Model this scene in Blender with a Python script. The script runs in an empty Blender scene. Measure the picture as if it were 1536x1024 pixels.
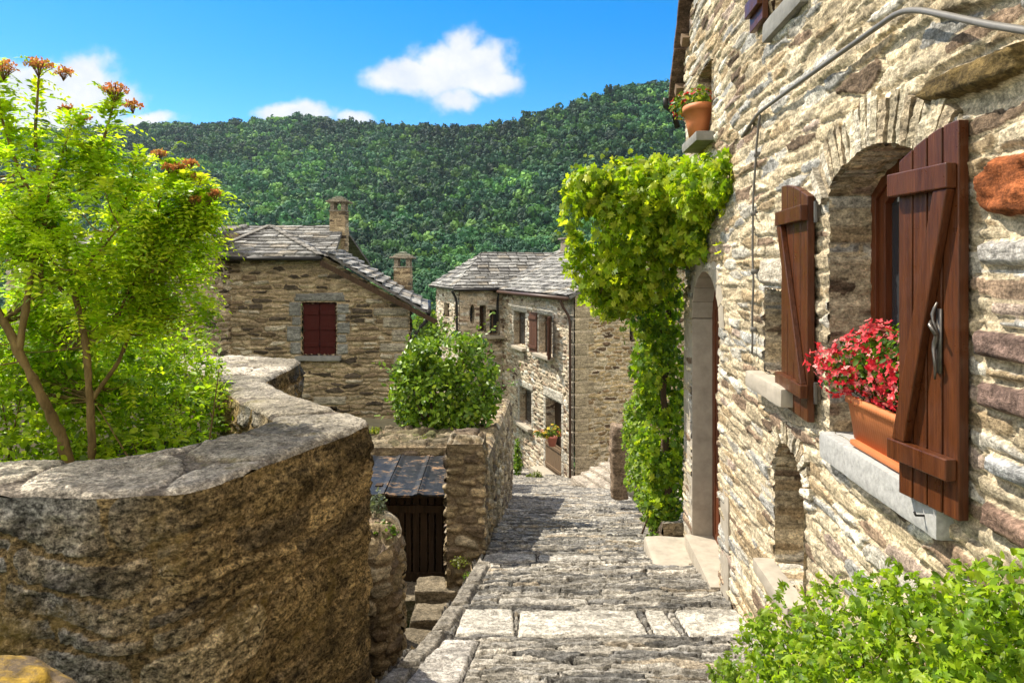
import bpy, math
import numpy as np

R = math.radians
rng = np.random.default_rng(11)
SC = bpy.context.scene
COL = SC.collection
F0, CX, HY = 1024.0, 768.0, 405.0      # focal length and horizon of the photograph, in its pixels


def P(x, y, d):
    """world point seen at photo pixel x, y at depth d (camera at the origin looking along +Y)"""
    return np.array([(x - CX) / F0 * d, d, (HY - y) / F0 * d])


# ------------------------------------------------------------------ noise
def _h(ix, iy, iz, seed):
    n = (ix * 374761393 + iy * 668265263 + iz * 1274126177 + seed * 974634777) & 0xffffffff
    n = ((n ^ (n >> 13)) * 1274126177) & 0xffffffff
    n = n ^ (n >> 16)
    return n / 2147483648.0 - 1.0


def vn(x, y, z=0.0, seed=0):
    x, y, z = np.broadcast_arrays(np.asarray(x, float), np.asarray(y, float), np.asarray(z, float))
    fx, fy, fz = np.floor(x), np.floor(y), np.floor(z)
    ix, iy, iz = fx.astype(np.int64), fy.astype(np.int64), fz.astype(np.int64)
    a, b, c = x - fx, y - fy, z - fz
    a = a * a * (3 - 2 * a); b = b * b * (3 - 2 * b); c = c * c * (3 - 2 * c)
    def L(k):
        p = _h(ix, iy, iz + k, seed) * (1 - a) + _h(ix + 1, iy, iz + k, seed) * a
        q = _h(ix, iy + 1, iz + k, seed) * (1 - a) + _h(ix + 1, iy + 1, iz + k, seed) * a
        return p * (1 - b) + q * b
    return L(0) * (1 - c) + L(1) * c


def fbm(x, y, z=0.0, o=4, seed=0, g=.5):
    s = 0; w = 1; t = 0
    for i in range(o):
        s = s + w * vn(np.asarray(x) * 2 ** i, np.asarray(y) * 2 ** i, np.asarray(z) * 2 ** i, seed + i * 17)
        t += w; w *= g
    return s / t


def sstep(a, b, x):
    t = np.clip((x - a) / (b - a), 0, 1)
    return t * t * (3 - 2 * t)


def unit(v):
    v = np.asarray(v, float)
    return v / np.maximum(np.linalg.norm(v, axis=-1, keepdims=True), 1e-9)


# ------------------------------------------------------------------ mesh accumulator
def origin_of(o):
    L = np.zeros(3)
    while o is not None:
        L += np.array(o.location); o = o.parent
    return L


class MB:
    def __init__(s):
        s.V = []; s.F = []; s.col = []; s.mort = []; s.n = 0

    def add(s, V, faces, col=None, mort=None):
        V = np.asarray(V, float).reshape(-1, 3)
        n = len(V)
        s.V.append(V)
        if not isinstance(faces, list): faces = [faces]
        for f in faces:
            f = np.asarray(f, np.int64)
            if f.size: s.F.append(f + s.n)
        if col is None: col = (.5, .5, .5)
        col = np.asarray(col, float)
        s.col.append(np.broadcast_to(col, (n, 3)) if col.ndim == 1 else col.reshape(-1, 3))
        m = np.zeros(n) if mort is None else np.broadcast_to(np.asarray(mort, float).reshape(-1), (n,))
        s.mort.append(m); s.n += n
        return s

    def quadgrid(s, Pt, keep=None, col=None, mort=None, dead=None):
        nv, nu = Pt.shape[:2]
        i = np.arange(nu * nv).reshape(nv, nu)
        q = np.stack([i[:-1, :-1], i[:-1, 1:], i[1:, 1:], i[1:, :-1]], -1).reshape(-1, 4)
        V = Pt.reshape(-1, 3)
        c = None if col is None else np.asarray(col).reshape(-1, 3)
        m = None if mort is None else np.asarray(mort).reshape(-1)
        if dead is not None:
            d = dead.reshape(-1)
            q = q[~d[q].any(1)]
            used = np.zeros(len(V), bool); used[q.reshape(-1)] = True
            re = np.cumsum(used) - 1
            V = V[used]; q = re[q]
            if c is not None: c = c[used]
            if m is not None: m = m[used]
        return s.add(V, q, c, m)

    def box(s, c, size, ax=None, col=None):
        c = np.asarray(c, float); h = np.asarray(size, float) / 2
        A = np.eye(3) if ax is None else np.asarray(ax, float)
        k = np.array([[x, y, z] for x in (-1, 1) for y in (-1, 1) for z in (-1, 1)], float)
        V = c + (k * h) @ A
        f = np.array([[0, 1, 3, 2], [4, 6, 7, 5], [0, 4, 5, 1], [2, 3, 7, 6], [0, 2, 6, 4], [1, 5, 7, 3]])
        return s.add(V, f, col)

    def rock(s, c, size, ax=None, r=.03, amp=.01, fr=6., res=.03, seed=1, col=(.4, .36, .3), mx=40):
        """a box with rounded, chipped and uneven faces"""
        c = np.asarray(c, float); h = np.asarray(size, float) / 2
        A = np.eye(3) if ax is None else np.asarray(ax, float)
        r = min(r, h.min() * .95)
        for a in range(3):
            for sg in (-1, 1):
                b, d = (a + 1) % 3, (a + 2) % 3
                nb = int(np.clip(2 * h[b] / res, 3, mx)); nd = int(np.clip(2 * h[d] / res, 3, mx))
                B, D = np.meshgrid(np.linspace(-h[b], h[b], nb + 1), np.linspace(-h[d], h[d], nd + 1))
                p = np.zeros(B.shape + (3,)); p[..., a] = sg * h[a]; p[..., b] = B; p[..., d] = D
                if sg < 0: p = p[:, ::-1]
                q = np.clip(p, -(h - r), h - r)
                p = q + unit(p - q + 1e-9) * r
                nrm = unit(p / h)
                w = c + p @ A
                n1 = fbm(w[..., 0] * fr, w[..., 1] * fr, w[..., 2] * fr, 4, seed)
                n2 = fbm(w[..., 0] * fr + 9, w[..., 1] * fr, w[..., 2] * fr * 3, 3, seed + 5)
                p = p + nrm * (amp * (n1 + .6 * n2))[..., None]
                s.quadgrid(c + p @ A, col=np.broadcast_to(np.asarray(col) * 1.0, p.shape))
        return s

    def tube(s, pts, rad, n=8, col=None, cap=True):
        pts = np.asarray(pts, float); m = len(pts)
        rad = np.broadcast_to(np.asarray(rad, float), (m,))
        T = unit(np.gradient(pts, axis=0))
        ref = np.array([.3, .2, 1.]) if abs(T[:, 2]).mean() < .8 else np.array([1., .1, .2])
        X = unit(np.cross(T, ref)); Y = np.cross(T, X)
        a = np.linspace(0, 2 * np.pi, n, endpoint=False)
        V = pts[:, None] + rad[:, None, None] * (np.cos(a)[None, :, None] * X[:, None] + np.sin(a)[None, :, None] * Y[:, None])
        i = np.arange(m * n).reshape(m, n); j = np.roll(i, -1, 1)
        q = np.stack([i[:-1], j[:-1], j[1:], i[1:]], -1).reshape(-1, 4)
        fs = [q]
        if cap: fs += [i[0][None, ::-1], i[-1][None, :]]
        return s.add(V.reshape(-1, 3), fs, col)

    def prism(s, poly, a, b, O, U, Vd, N, col=None):
        """2-D outline in the plane (U, Vd) extruded along N from a to b"""
        poly = np.asarray(poly, float); n = len(poly)
        O, U, Vd, N = map(lambda q: np.asarray(q, float), (O, U, Vd, N))
        base = O + poly[:, :1] * U + poly[:, 1:] * Vd
        V = np.concatenate([base + a * N, base + b * N])
        i = np.arange(n); j = (i + 1) % n
        return s.add(V, [np.stack([i, j, j + n, i + n], -1), i[None, ::-1], (i + n)[None, :]], col)

    def build(s, name, mat, parent=None, loc=None, smooth=True, bevel=0):
        V = np.concatenate(s.V)
        me = bpy.data.meshes.new(name)
        if loc is None and parent is None:
            lo, hi = V.min(0), V.max(0)
            loc = np.array([(lo[0] + hi[0]) / 2, (lo[1] + hi[1]) / 2, lo[2]])
        base = origin_of(parent) if parent is not None else np.asarray(loc, float)
        V = V - base
        me.vertices.add(len(V)); me.vertices.foreach_set('co', V.astype(np.float32).ravel())
        lv = np.concatenate([f.ravel() for f in s.F]).astype(np.int32)
        tot = np.concatenate([np.full(len(f), f.shape[1]) for f in s.F])
        st = np.concatenate([[0], np.cumsum(tot)[:-1]]).astype(np.int32)
        me.loops.add(len(lv)); me.loops.foreach_set('vertex_index', lv)
        me.polygons.add(len(st)); me.polygons.foreach_set('loop_start', st)
        me.polygons.foreach_set('use_smooth', np.full(len(st), smooth, bool))
        ca = me.attributes.new('col', 'FLOAT_COLOR', 'POINT')
        c4 = np.ones((len(V), 4), np.float32); c4[:, :3] = np.concatenate(s.col)
        ca.data.foreach_set('color', c4.ravel())
        ma = me.attributes.new('mort', 'FLOAT', 'POINT')
        ma.data.foreach_set('value', np.concatenate(s.mort).astype(np.float32))
        me.update(calc_edges=True); me.validate()
        if mat is not None: me.materials.append(mat)
        o = bpy.data.objects.new(name, me); COL.objects.link(o)
        if parent is not None: o.parent = parent
        else: o.location = base
        if bevel:
            m = o.modifiers.new('bevel', 'BEVEL'); m.width = bevel; m.segments = 2; m.limit_method = 'ANGLE'
        return o


def thing(name, label, cat, loc, group=None):
    o = bpy.data.objects.new(name, None); COL.objects.link(o)
    o.location = loc; o.empty_display_size = .2
    return tag(o, label, cat, group)


def tag(o, label=None, cat=None, group=None, kind=None):
    if label: o['label'] = label
    if cat: o['category'] = cat
    if group: o['group'] = group
    if kind: o['kind'] = kind
    return o


# ------------------------------------------------------------------ polygons, masonry
def poly_near(X, Y, poly):
    poly = np.asarray(poly, float)
    best = np.full(X.shape, 1e9); nx = X.copy(); ny = Y.copy(); ins = np.zeros(X.shape, bool)
    for k in range(len(poly)):
        (ax, ay), (bx, by) = poly[k], poly[(k + 1) % len(poly)]
        dx, dy = bx - ax, by - ay
        t = np.clip(((X - ax) * dx + (Y - ay) * dy) / (dx * dx + dy * dy + 1e-12), 0, 1)
        qx, qy = ax + t * dx, ay + t * dy
        d = np.hypot(X - qx, Y - qy)
        m = d < best
        best = np.where(m, d, best); nx = np.where(m, qx, nx); ny = np.where(m, qy, ny)
        if ay != by:
            ins ^= ((ay > Y) != (by > Y)) & (X < dx * (Y - ay) / dy + ax)
    return np.where(ins, -best, best), nx, ny


def pal(entries):
    w = np.array([e[1] for e in entries], float)
    return np.array([e[0] for e in entries], float), np.cumsum(w / w.sum())


def rubble(U, V, p, seed=1):
    """flat-bedded random rubble: irregular, roughly rectangular stones of mixed size in mortar"""
    hm = (p['h'][0] + p['h'][1]) / 2; wm = (p['w'][0] + p['w'][1]) / 2
    wp = p.get('warp', .5) * .55
    x = U / wm + wp * .25 * fbm(U / hm * .9, V / hm * .9, 7, 3, seed + 9)
    y = V / hm + wp * (.8 * fbm(U / wm * .35, V / hm * .10, 0, 2, seed) + .35 * fbm(U / hm * .8, V / hm * .9, 3, 3, seed + 4))
    iy = np.floor(y).astype(np.int64)
    f1 = np.full(U.shape, 9.); f2 = np.full(U.shape, 9.); i1 = np.zeros(U.shape, np.int64); j1 = i1.copy()
    x1 = np.zeros(U.shape); y1 = x1.copy(); x2 = x1.copy(); y2 = x1.copy()
    z = np.zeros(U.shape, np.int64)
    for dj in (-1, 0, 1):
        jy = iy + dj; sh = (_h(z, jy, z, seed + 31) + 1) * .5
        ix = np.floor(x - sh).astype(np.int64)
        for di in (-1, 0, 1):
            jx = ix + di
            px = jx + sh + .5 + .36 * _h(jx, jy, z + 1, seed); py = jy + .5 + .34 * _h(jx, jy, z + 2, seed)
            k = 1 - .30 * _h(jx, jy, z + 3, seed); sx = 1 + .38 * _h(jx, jy, z + 4, seed)
            d = ((np.abs(x - px) / sx) ** 4 + np.abs(y - py) ** 4) ** .25 * k
            a = d < f1; b = (~a) & (d < f2)
            f2 = np.where(a, f1, np.where(b, d, f2)); x2 = np.where(a, x1, np.where(b, px, x2)); y2 = np.where(a, y1, np.where(b, py, y2))
            f1 = np.where(a, d, f1); x1 = np.where(a, px, x1); y1 = np.where(a, py, y1); i1 = np.where(a, jx, i1); j1 = np.where(a, jy, j1)
    dx, dy = np.abs(x2 - x1), np.abs(y2 - y1); w = dx ** 2 / (dx ** 2 + dy ** 2 + 1e-6)
    j = p['joint']
    E = (f2 - f1) * .5 * (wm * w + hm * (1 - w)) + .45 * j * fbm(U / hm * 3, V / hm * 3, 1, 3, seed + 2)
    h = lambda n: _h(i1, j1, z + n, seed)
    cols, cw = pal(p['pal'])
    col = cols[np.searchsorted(cw, (h(5) + 1) / 2).clip(0, len(cols) - 1)] * (1 + .26 * h(6))[..., None]
    mort = 1 - sstep(j * .45, j * 1.15, E)
    st = (.68 + .34 * h(7) + .30 * h(8) * (x - x1) + .45 * (h(9) + .35) * (y - y1)) * sstep(0, p.get('bev', .03), E)
    st = st + .30 * fbm(U * 9, V * 20, 2, 4, seed + 3) + p.get('lam', .25) * (.35 - np.abs(fbm(U * 7 + 3. * h(10), V * 38, 5, 3, seed + 13))) * 1.5
    mo = p.get('mlev', .1) + .25 * fbm(U * 7, V * 7, 4, 4, seed + 6)
    return p['relief'] * (st * (1 - mort) + mo * mort), col, mort


def masonry(U, V, p, seed=1):
    """uneven coursed rubble: returns relief, stone colour, mortar mask"""
    if p.get('vor'): return rubble(np.asarray(U, float), np.asarray(V, float), p, seed)
    r = np.random.default_rng(seed)
    hm = (p['h'][0] + p['h'][1]) / 2; wm = (p['w'][0] + p['w'][1]) / 2
    wp = p.get('warp', .5)
    V2 = V + wp * hm * fbm(U / wm * .5, V / hm * .16, 0, 3, seed) + p.get('wob', .22) * wp * hm * fbm(U / hm * .8, V / hm * .8, 3, 2, seed + 4)
    U2 = U + wp * .45 * hm * fbm(U / hm * .6, V / hm * .7, 7, 3, seed + 9)
    cols, cw = pal(p['pal'])
    sh = U.shape
    u, v = U2.ravel(), V2.ravel()
    b = [v.min() - .2]
    while b[-1] < v.max() + .2: b.append(b[-1] + r.uniform(*p['h']) * (1 if r.random() > p.get('thin', .2) else .55))
    b = np.array(b)
    ci = np.searchsorted(b, v) - 1
    H = np.zeros(u.size); col = np.zeros((u.size, 3)); E = np.zeros(u.size)
    order = np.argsort(ci, kind='stable'); lo = np.searchsorted(ci[order], np.arange(len(b))); hi = np.searchsorted(ci[order], np.arange(len(b)), 'right')
    umin, umax = u.min() - 1, u.max() + 1
    for c in range(len(b) - 1):
        idx = order[lo[c]:hi[c]]
        ch = b[c + 1] - b[c]
        s = [umin + r.uniform(0, p['w'][1])]
        while s[-1] < umax: s.append(s[-1] + r.uniform(*p['w']) * (.6 + .5 * ch / hm))
        s = np.array([umin - 5] + s)
        n = len(s)
        spl = np.where(r.random(n) < p.get('split', .25), r.uniform(.35, .65, n), 0)
        ids = np.searchsorted(cw, r.random((2, n))).clip(0, len(cols) - 1)
        br = r.uniform(.72, 1.25, (2, n)); hh = r.uniform(.35, 1., (2, n)); tu = r.normal(0, 1, (2, n)); tv = r.normal(.3, .8, (2, n))
        if not len(idx): continue
        uu, vv = u[idx], v[idx]
        k = (np.searchsorted(s, uu) - 1).clip(0, n - 2)
        uL, uR = s[k], s[k + 1]
        f = (vv - b[c]) / ch
        top = (f > spl[k]) & (spl[k] > 0)
        vB = np.where(top, b[c] + spl[k] * ch, b[c]); vT = np.where(~top & (spl[k] > 0), b[c] + spl[k] * ch, b[c + 1])
        t = top.astype(int)
        du = np.minimum(uu - uL, uR - uu); dv = np.minimum(vv - vB, vT - vv)
        rr = np.minimum(.38 * (vT - vB), .4 * (uR - uL))
        a, d = np.maximum(rr - du, 0), np.maximum(rr - dv, 0)
        e = np.where((a > 0) & (d > 0), rr - np.hypot(a, d), np.minimum(du, dv))
        E[idx] = e
        col[idx] = cols[ids[t, k]] * br[t, k][:, None]
        H[idx] = hh[t, k] + .35 * tu[t, k] * (uu - (uL + uR) / 2) / wm + .4 * tv[t, k] * (vv - (vB + vT) / 2) / hm
    E = E + .35 * p['joint'] * fbm(u / hm * 3, v / hm * 3, 1, 3, seed + 2)
    j = p['joint']
    mort = 1 - sstep(j * .45, j * 1.15, E)
    st = H * sstep(0, p.get('bev', .03), E) + .35 * fbm(u * 9, v * 22, 2, 4, seed + 3) + p.get('lam', .25) * (.35 - np.abs(fbm(u * 7, v * 38, 5, 3, seed + 13))) * 1.5
    mo = p.get('mlev', .1) + .25 * fbm(u * 7, v * 7, 4, 4, seed + 6)
    Hh = p['relief'] * (st * (1 - mort) + mo * mort)
    return Hh.reshape(sh), col.reshape(sh + (3,)), mort.reshape(sh)


def stone_patch(poly, color, lift=.02, joint=.012, bev=.02, rough=.3):
    """override: one dressed or large stone with outline poly in (u, v)"""
    def f(U, V, H, c, m):
        sd, _, _ = poly_near(U, V, poly)
        e = -sd + .004 * fbm(U * 40, V * 40, 0, 2, 3)
        w = sstep(-joint, 0, e)
        if not (w > 0).any(): return H, c, m
        inside = e > 0
        st = lift * (sstep(0, bev, e) * (1 + rough * fbm(U * 14, V * 20, 5, 4, 8)))
        H2 = np.where(inside, st, H * (1 - w) + w * .0)
        c2 = np.where(inside[..., None], np.asarray(color) * (1 + .15 * fbm(U * 8, V * 16, 6, 3, 21))[..., None], c)
        m2 = np.where(inside, 1 - sstep(0, joint * .7, e), np.maximum(m, w))
        return H2, c2, m2
    return f


def panel(mb, us, vs, mapf, mas, seed=1, holes=(), clip=None, over=(), hshift=None):
    U, V = np.meshgrid(us, vs)
    du = np.gradient(us); dv = np.gradient(vs)
    sp = np.hypot(*np.meshgrid(du, dv)) * 1.02
    dead = np.zeros(U.shape, bool)
    for poly in holes:
        sd, nx, ny = poly_near(U, V, poly)
        ins = sd < 0
        near = ins & (sd > -sp)
        dead |= ins & ~near
        U = np.where(near, nx, U); V = np.where(near, ny, V)
    if clip is not None:
        sd, nx, ny = poly_near(U, V, clip)
        out = sd > 0
        near = out & (sd < sp)
        dead |= out & ~near
        U = np.where(near, nx, U); V = np.where(near, ny, V)
    H, c, m = masonry(U, V, mas, seed)
    for f in over: H, c, m = f(U, V, H, c, m)
    if hshift is not None: H = H + hshift(U, V)
    mb.quadgrid(mapf(U, V, H), col=c, mort=m, dead=dead)


def planar(O, ud, vd, n):
    O, ud, vd, n = (np.asarray(q, float) for q in (O, ud, vd, n))
    return lambda U, V, H: O + U[..., None] * ud + V[..., None] * vd + H[..., None] * n


def reveal(mb, outline, depth, O, ud, vd, n, mas, seed=3, step=.02, closed=False, front=.012):
    """the inner faces of an opening whose outline (u, v) runs anticlockwise seen from outside"""
    pts = np.asarray(outline, float)
    if closed: pts = np.vstack([pts, pts[:1]])
    seg = np.hypot(*np.diff(pts, axis=0).T); L = np.concatenate([[0], np.cumsum(seg)])
    ss = np.unique(np.concatenate([np.arange(0, L[-1], step), L]))
    pu = np.interp(ss, L, pts[:, 0]); pv = np.interp(ss, L, pts[:, 1])
    tu, tv = np.gradient(pu), np.gradient(pv); k = np.hypot(tu, tv) + 1e-9
    iu, iv = -tv / k, tu / k
    dd = np.arange(-front, depth + step, step)
    S, D = np.meshgrid(ss, dd)
    H, c, m = masonry(D, S, mas, seed)
    H = np.maximum(H, 0) * .8
    O, ud, vd, n = (np.asarray(q, float) for q in (O, ud, vd, n))
    X = O + (pu + iu * H)[..., None] * ud + (pv + iv * H)[..., None] * vd - D[..., None] * n
    mb.quadgrid(X, col=c, mort=m)


def arch_poly(u0, u1, v0, vs, rise, n=14):
    a = np.linspace(0, np.pi, n)
    cu, ru = (u0 + u1) / 2, (u1 - u0) / 2
    return np.array([[u0, v0], [u1, v0]] + [[cu + ru * math.cos(t), vs + rise * math.sin(t)] for t in a])


def seg_poly(u0, u1, v0, vs, rise, n=16):
    """opening with a segmental (shallow circular) head"""
    c = (u1 - u0) / 2; rad = (c * c + rise * rise) / (2 * rise); a = math.asin(c / rad); um, vc = (u0 + u1) / 2, vs + rise - rad
    return np.array([[u0, v0], [u1, v0]] + [[um + rad * math.sin(t), vc + rad * math.cos(t)] for t in np.linspace(a, -a, n)])


def arch_ring(mb, um, vc, rad, a0, a1, th, n, O, ud, n_, colors, seed, lift=.02):
    """separate wedge stones round an arch, each with its own length, set and colour"""
    r = np.random.default_rng(seed)
    b = np.linspace(a0, a1, n + 1); b[1:-1] += r.normal(size=n - 1) * (a1 - a0) / n * .12
    for i in range(n):
        A = np.linspace(b[i] + .004 / rad, b[i + 1] - .004 / rad, 4); t = th * r.uniform(.82, 1.12); q = lift * r.uniform(.6, 1.4)
        R2, AA = np.meshgrid(np.linspace(-.006, t, 14), A)
        D = q + .007 * fbm(AA * 60 + i * 3, R2 * 14, 0, 3, seed) + .006 * fbm(AA * 160, R2 * 50, i, 3, seed + 2)
        X = np.asarray(O) + (um + (rad + R2) * np.sin(AA))[..., None] * ud + (vc + (rad + R2) * np.cos(AA))[..., None] * UP + D[..., None] * n_
        X = X[::-1]
        c = colors[r.integers(len(colors))] * r.uniform(.8, 1.15)
        mb.quadgrid(X, col=np.broadcast_to(c, X.shape))
        for e in (X[0], X[-1], X[:, 0], X[:, -1]):
            mb.quadgrid(np.stack([e, e - np.asarray(n_) * .09]), col=np.broadcast_to(c * .8, (2,) + e.shape))


def rect(u0, u1, v0, v1):
    return np.array([[u0, v0], [u1, v0], [u1, v1], [u0, v1]], float)


def onplane(x, y, O, ud, n):
    """photo pixel to (u, z) on a vertical plane"""
    ray = np.array([(x - CX) / F0, 1, (HY - y) / F0])
    s = np.dot(np.asarray(O), n) / np.dot(ray, n)
    q = ray * s
    return np.array([np.dot(q - np.asarray(O), ud), q[2]])


# ------------------------------------------------------------------ materials
def mat(name):
    m = bpy.data.materials.new(name); m.use_nodes = True
    nt = m.node_tree; nt.nodes.clear()
    return m, nt


class NT:
    def __init__(s, name):
        s.m, s.t = mat(name)
        s.out = s.n('ShaderNodeOutputMaterial')
        s.b = s.n('ShaderNodeBsdfPrincipled')
        s.l(s.b.outputs[0], s.out.inputs[0])
        s.tc = s.n('ShaderNodeTexCoord')

    def n(s, t, **k):
        o = s.t.nodes.new(t)
        for a, v in k.items(): setattr(o, a, v)
        return o

    def l(s, a, b): s.t.links.new(a, b)

    def noise(s, scale, detail=6, rough=.6, sc=(1, 1, 1), dist=0.):
        mp = s.n('ShaderNodeMapping'); mp.inputs['Scale'].default_value = sc
        s.l(s.tc.outputs['Object'], mp.inputs[0])
        q = s.n('ShaderNodeTexNoise'); q.inputs['Scale'].default_value = scale
        q.inputs['Detail'].default_value = detail; q.inputs['Roughness'].default_value = rough
        q.inputs['Distortion'].default_value = dist
        s.l(mp.outputs[0], q.inputs[0])
        return q.outputs[0]

    def attr(s, a, fac=False):
        q = s.n('ShaderNodeAttribute'); q.attribute_name = a
        return q.outputs['Fac' if fac else 'Color']

    def ramp(s, f, stops):
        q = s.n('ShaderNodeValToRGB'); e = q.color_ramp.elements
        while len(e) < len(stops): e.new(.5)
        for i, (p, c) in enumerate(stops):
            e[i].position = p
            e[i].color = (c, c, c, 1) if np.isscalar(c) else (*c, 1)
        s.l(f, q.inputs[0])
        return q.outputs[0]

    def mix(s, a, b, f, mode='MIX'):
        q = s.n('ShaderNodeMix', data_type='RGBA', blend_type=mode)
        for k, v in ((0, f), (6, a), (7, b)):
            if isinstance(v, (int, float)): q.inputs[k].default_value = v
            elif isinstance(v, tuple): q.inputs[k].default_value = (*v, 1)
            else: s.l(v, q.inputs[k])
        return q.outputs[2]

    def math(s, op, a, b=0.):
        q = s.n('ShaderNodeMath', operation=op)
        for k, v in ((0, a), (1, b)):
            if isinstance(v, (int, float)): q.inputs[k].default_value = v
            else: s.l(v, q.inputs[k])
        return q.outputs[0]

    def bump(s, h, dist, strength=1., prev=None):
        q = s.n('ShaderNodeBump'); q.inputs['Distance'].default_value = dist; q.inputs['Strength'].default_value = strength
        s.l(h, q.inputs['Height'])
        if prev is not None: s.l(prev, q.inputs['Normal'])
        return q.outputs[0]

    def fin(s, col=None, rough=.8, nor=None, spec=.3, metal=0.):
        if col is not None:
            if isinstance(col, tuple): s.b.inputs['Base Color'].default_value = (*col, 1)
            else: s.l(col, s.b.inputs['Base Color'])
        if isinstance(rough, (int, float)): s.b.inputs['Roughness'].default_value = rough
        else: s.l(rough, s.b.inputs['Roughness'])
        if nor is not None: s.l(nor, s.b.inputs['Normal'])
        s.b.inputs['Specular IOR Level'].default_value = spec
        s.b.inputs['Metallic'].default_value = metal
        return s.m


def m_masonry(name, mortar, k=1., bump=.012, stain=.35, lichen=None, fleck=.35, fs=.16):
    t = NT(name)
    c = t.attr('col'); mo = t.attr('mort', True)
    n1 = t.noise(16 * k, 8, .65); n2 = t.noise(5 * k, 6, .6, (1, 1, 6)); n3 = t.noise(70 * k, 5, .7)
    c = t.mix(c, t.ramp(n2, [(.3, .5), (.5, .95), (.72, 1.45)]), 1., 'MULTIPLY')
    c = t.mix(c, t.ramp(n1, [(.3, .6), (.5, 1.), (.75, 1.3)]), 1., 'MULTIPLY')
    mc = t.mix(mortar, t.ramp(n1, [(.25, .55), (.5, 1.), (.75, 1.3)]), 1., 'MULTIPLY')
    mk = t.ramp(t.math('ADD', mo, t.math('MULTIPLY', t.math('SUBTRACT', n1, .5), .8)), [(.35, 0.), (.65, 1.)])
    c = t.mix(c, mc, mk)
    st = t.noise(1.1, 6, .65, dist=.6)
    c = t.mix(c, t.ramp(st, [(.35, 1. - stain), (.6, 1.05)]), 1., 'MULTIPLY')
    f1 = t.noise(34 * k, 6, .75, (1, 1, 1.6)); f2 = t.noise(95 * k, 4, .7)
    c = t.mix(c, t.ramp(f1, [(.5 - fs, max(.06, 1. - fleck * 1.6)), (.5, 1.), (.5 + fs, 1. + fleck * 1.5)]), 1., 'MULTIPLY')
    c = t.mix(c, t.ramp(f2, [(.36, 1. - fleck), (.5, 1.), (.64, 1. + fleck)]), 1., 'MULTIPLY')
    if lichen:
        c = t.mix(c, lichen, t.ramp(t.noise(3.1, 8, .7), [(.56, 0.), (.68, .7)]))
    nb = t.bump(n2, bump * 1.3, .8)
    nb = t.bump(n1, bump, .9, nb)
    nb = t.bump(f1, bump * .55, .9, nb)
    nb = t.bump(n3, bump * .3, .8, nb)
    return t.fin(c, .92, nb, .15)


def m_plain(name, col, rough=.7, var=.35, scale=8, sc=(1, 1, 1), bump=.003, spec=.3, metal=0., fine=True):
    t = NT(name)
    n1 = t.noise(scale, 7, .65, sc)
    c = t.mix(col, t.ramp(n1, [(.25, 1 - var), (.5, 1.), (.78, 1 + var)]), 1., 'MULTIPLY')
    nb = t.bump(n1, bump, .9)
    if fine: nb = t.bump(t.noise(scale * 9, 4, .7), bump * .3, .7, nb)
    return t.fin(c, rough, nb, spec, metal)


def m_wood(name, a, b, rough=.35, spec=.5, wear=None):
    t = NT(name)
    g = t.noise(7, 8, .62, (7, 7, .45), .5)
    g2 = t.noise(40, 5, .6, (4, 4, .25))
    c = t.mix(a, b, t.ramp(g, [(.3, 0.), (.7, 1.)]))
    c = t.mix(c, t.ramp(g2, [(.3, .7), (.6, 1.1)]), 1., 'MULTIPLY')
    if wear:
        c = t.mix(c, wear, t.ramp(t.noise(38, 6, .75), [(.68, 0.), (.74, .8)]))
    nb = t.bump(g2, .0016, .8); nb = t.bump(g, .002, .6, nb)
    rg = t.ramp(t.noise(11, 5), [(.3, rough), (.7, rough + .25)])
    return t.fin(c, rg, nb, spec)


def m_leaf(name, trans=.45, rough=.5, tint=(1.25, 1.3, .5), vein=40):
    t = NT(name)
    c = t.attr('col')
    n = t.noise(vein, 4, .6)
    c = t.mix(c, t.ramp(n, [(.3, .75), (.7, 1.2)]), 1., 'MULTIPLY')
    t.fin(c, rough, t.bump(n, .002, .5), .35)
    tr = t.n('ShaderNodeBsdfTranslucent')
    t.l(t.mix(c, tint, 1., 'MULTIPLY'), tr.inputs[0])
    ms = t.n('ShaderNodeMixShader'); ms.inputs[0].default_value = trans
    t.l(t.b.outputs[0], ms.inputs[1]); t.l(tr.outputs[0], ms.inputs[2]); t.l(ms.outputs[0], t.out.inputs[0])
    return t.m


def m_glass(name):
    t = NT(name)
    t.fin((.03, .035, .04), .05, None, .6)
    t.b.inputs['Coat Weight'].default_value = .5
    return t.m


M = {}
M['right'] = m_masonry('cream_rubble', (.55, .455, .31), 1., .012, .25)
M['left'] = m_masonry('brown_rubble', (.40, .31, .19), 1., .012, .3)
M['mid'] = m_masonry('tan_rubble', (.55, .46, .34), .8, .012, .25)
M['parapet'] = m_masonry('mossy_parapet', (.36, .255, .125), 1.15, .038, .5, (.28, .19, .045), .5, .11)
M['cop'] = m_masonry('grey_coping', (.20, .17, .14), 1.2, .018, .5, (.20, .17, .07), .42)
M['garden'] = m_masonry('garden_rubble', (.24, .185, .12), 1., .014, .4)
M['path'] = m_masonry('path_stones', (.06, .053, .046), 1.1, .015, .3, None, .38)
M['roof'] = m_masonry('stone_slates', (.05, .047, .045), 1., .01, .35)
M['dressed'] = m_plain('dressed_stone', (.38, .335, .27), .85, .25, 9, bump=.004, spec=.2)
M['greystone'] = m_plain('grey_stone', (.21, .205, .19), .9, .3, 9, bump=.006, spec=.2)
M['granite'] = m_plain('pale_granite', (.37, .365, .35), .75, .35, 45, bump=.0025, spec=.3)
M['shutter'] = m_wood('brown_shutter', (.052, .0145, .005), (.112, .034, .0095), .24, .4, (.22, .14, .09))
M['frame'] = m_wood('red_brown_frame', (.085, .022, .007), (.15, .042, .012), .35, .35)
M['oldwood'] = m_wood('old_dark_wood', (.030, .019, .012), (.085, .05, .028), .7, .2)
M['palewood'] = m_wood('weathered_wood', (.12, .08, .05), (.22, .15, .09), .7, .2)
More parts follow.
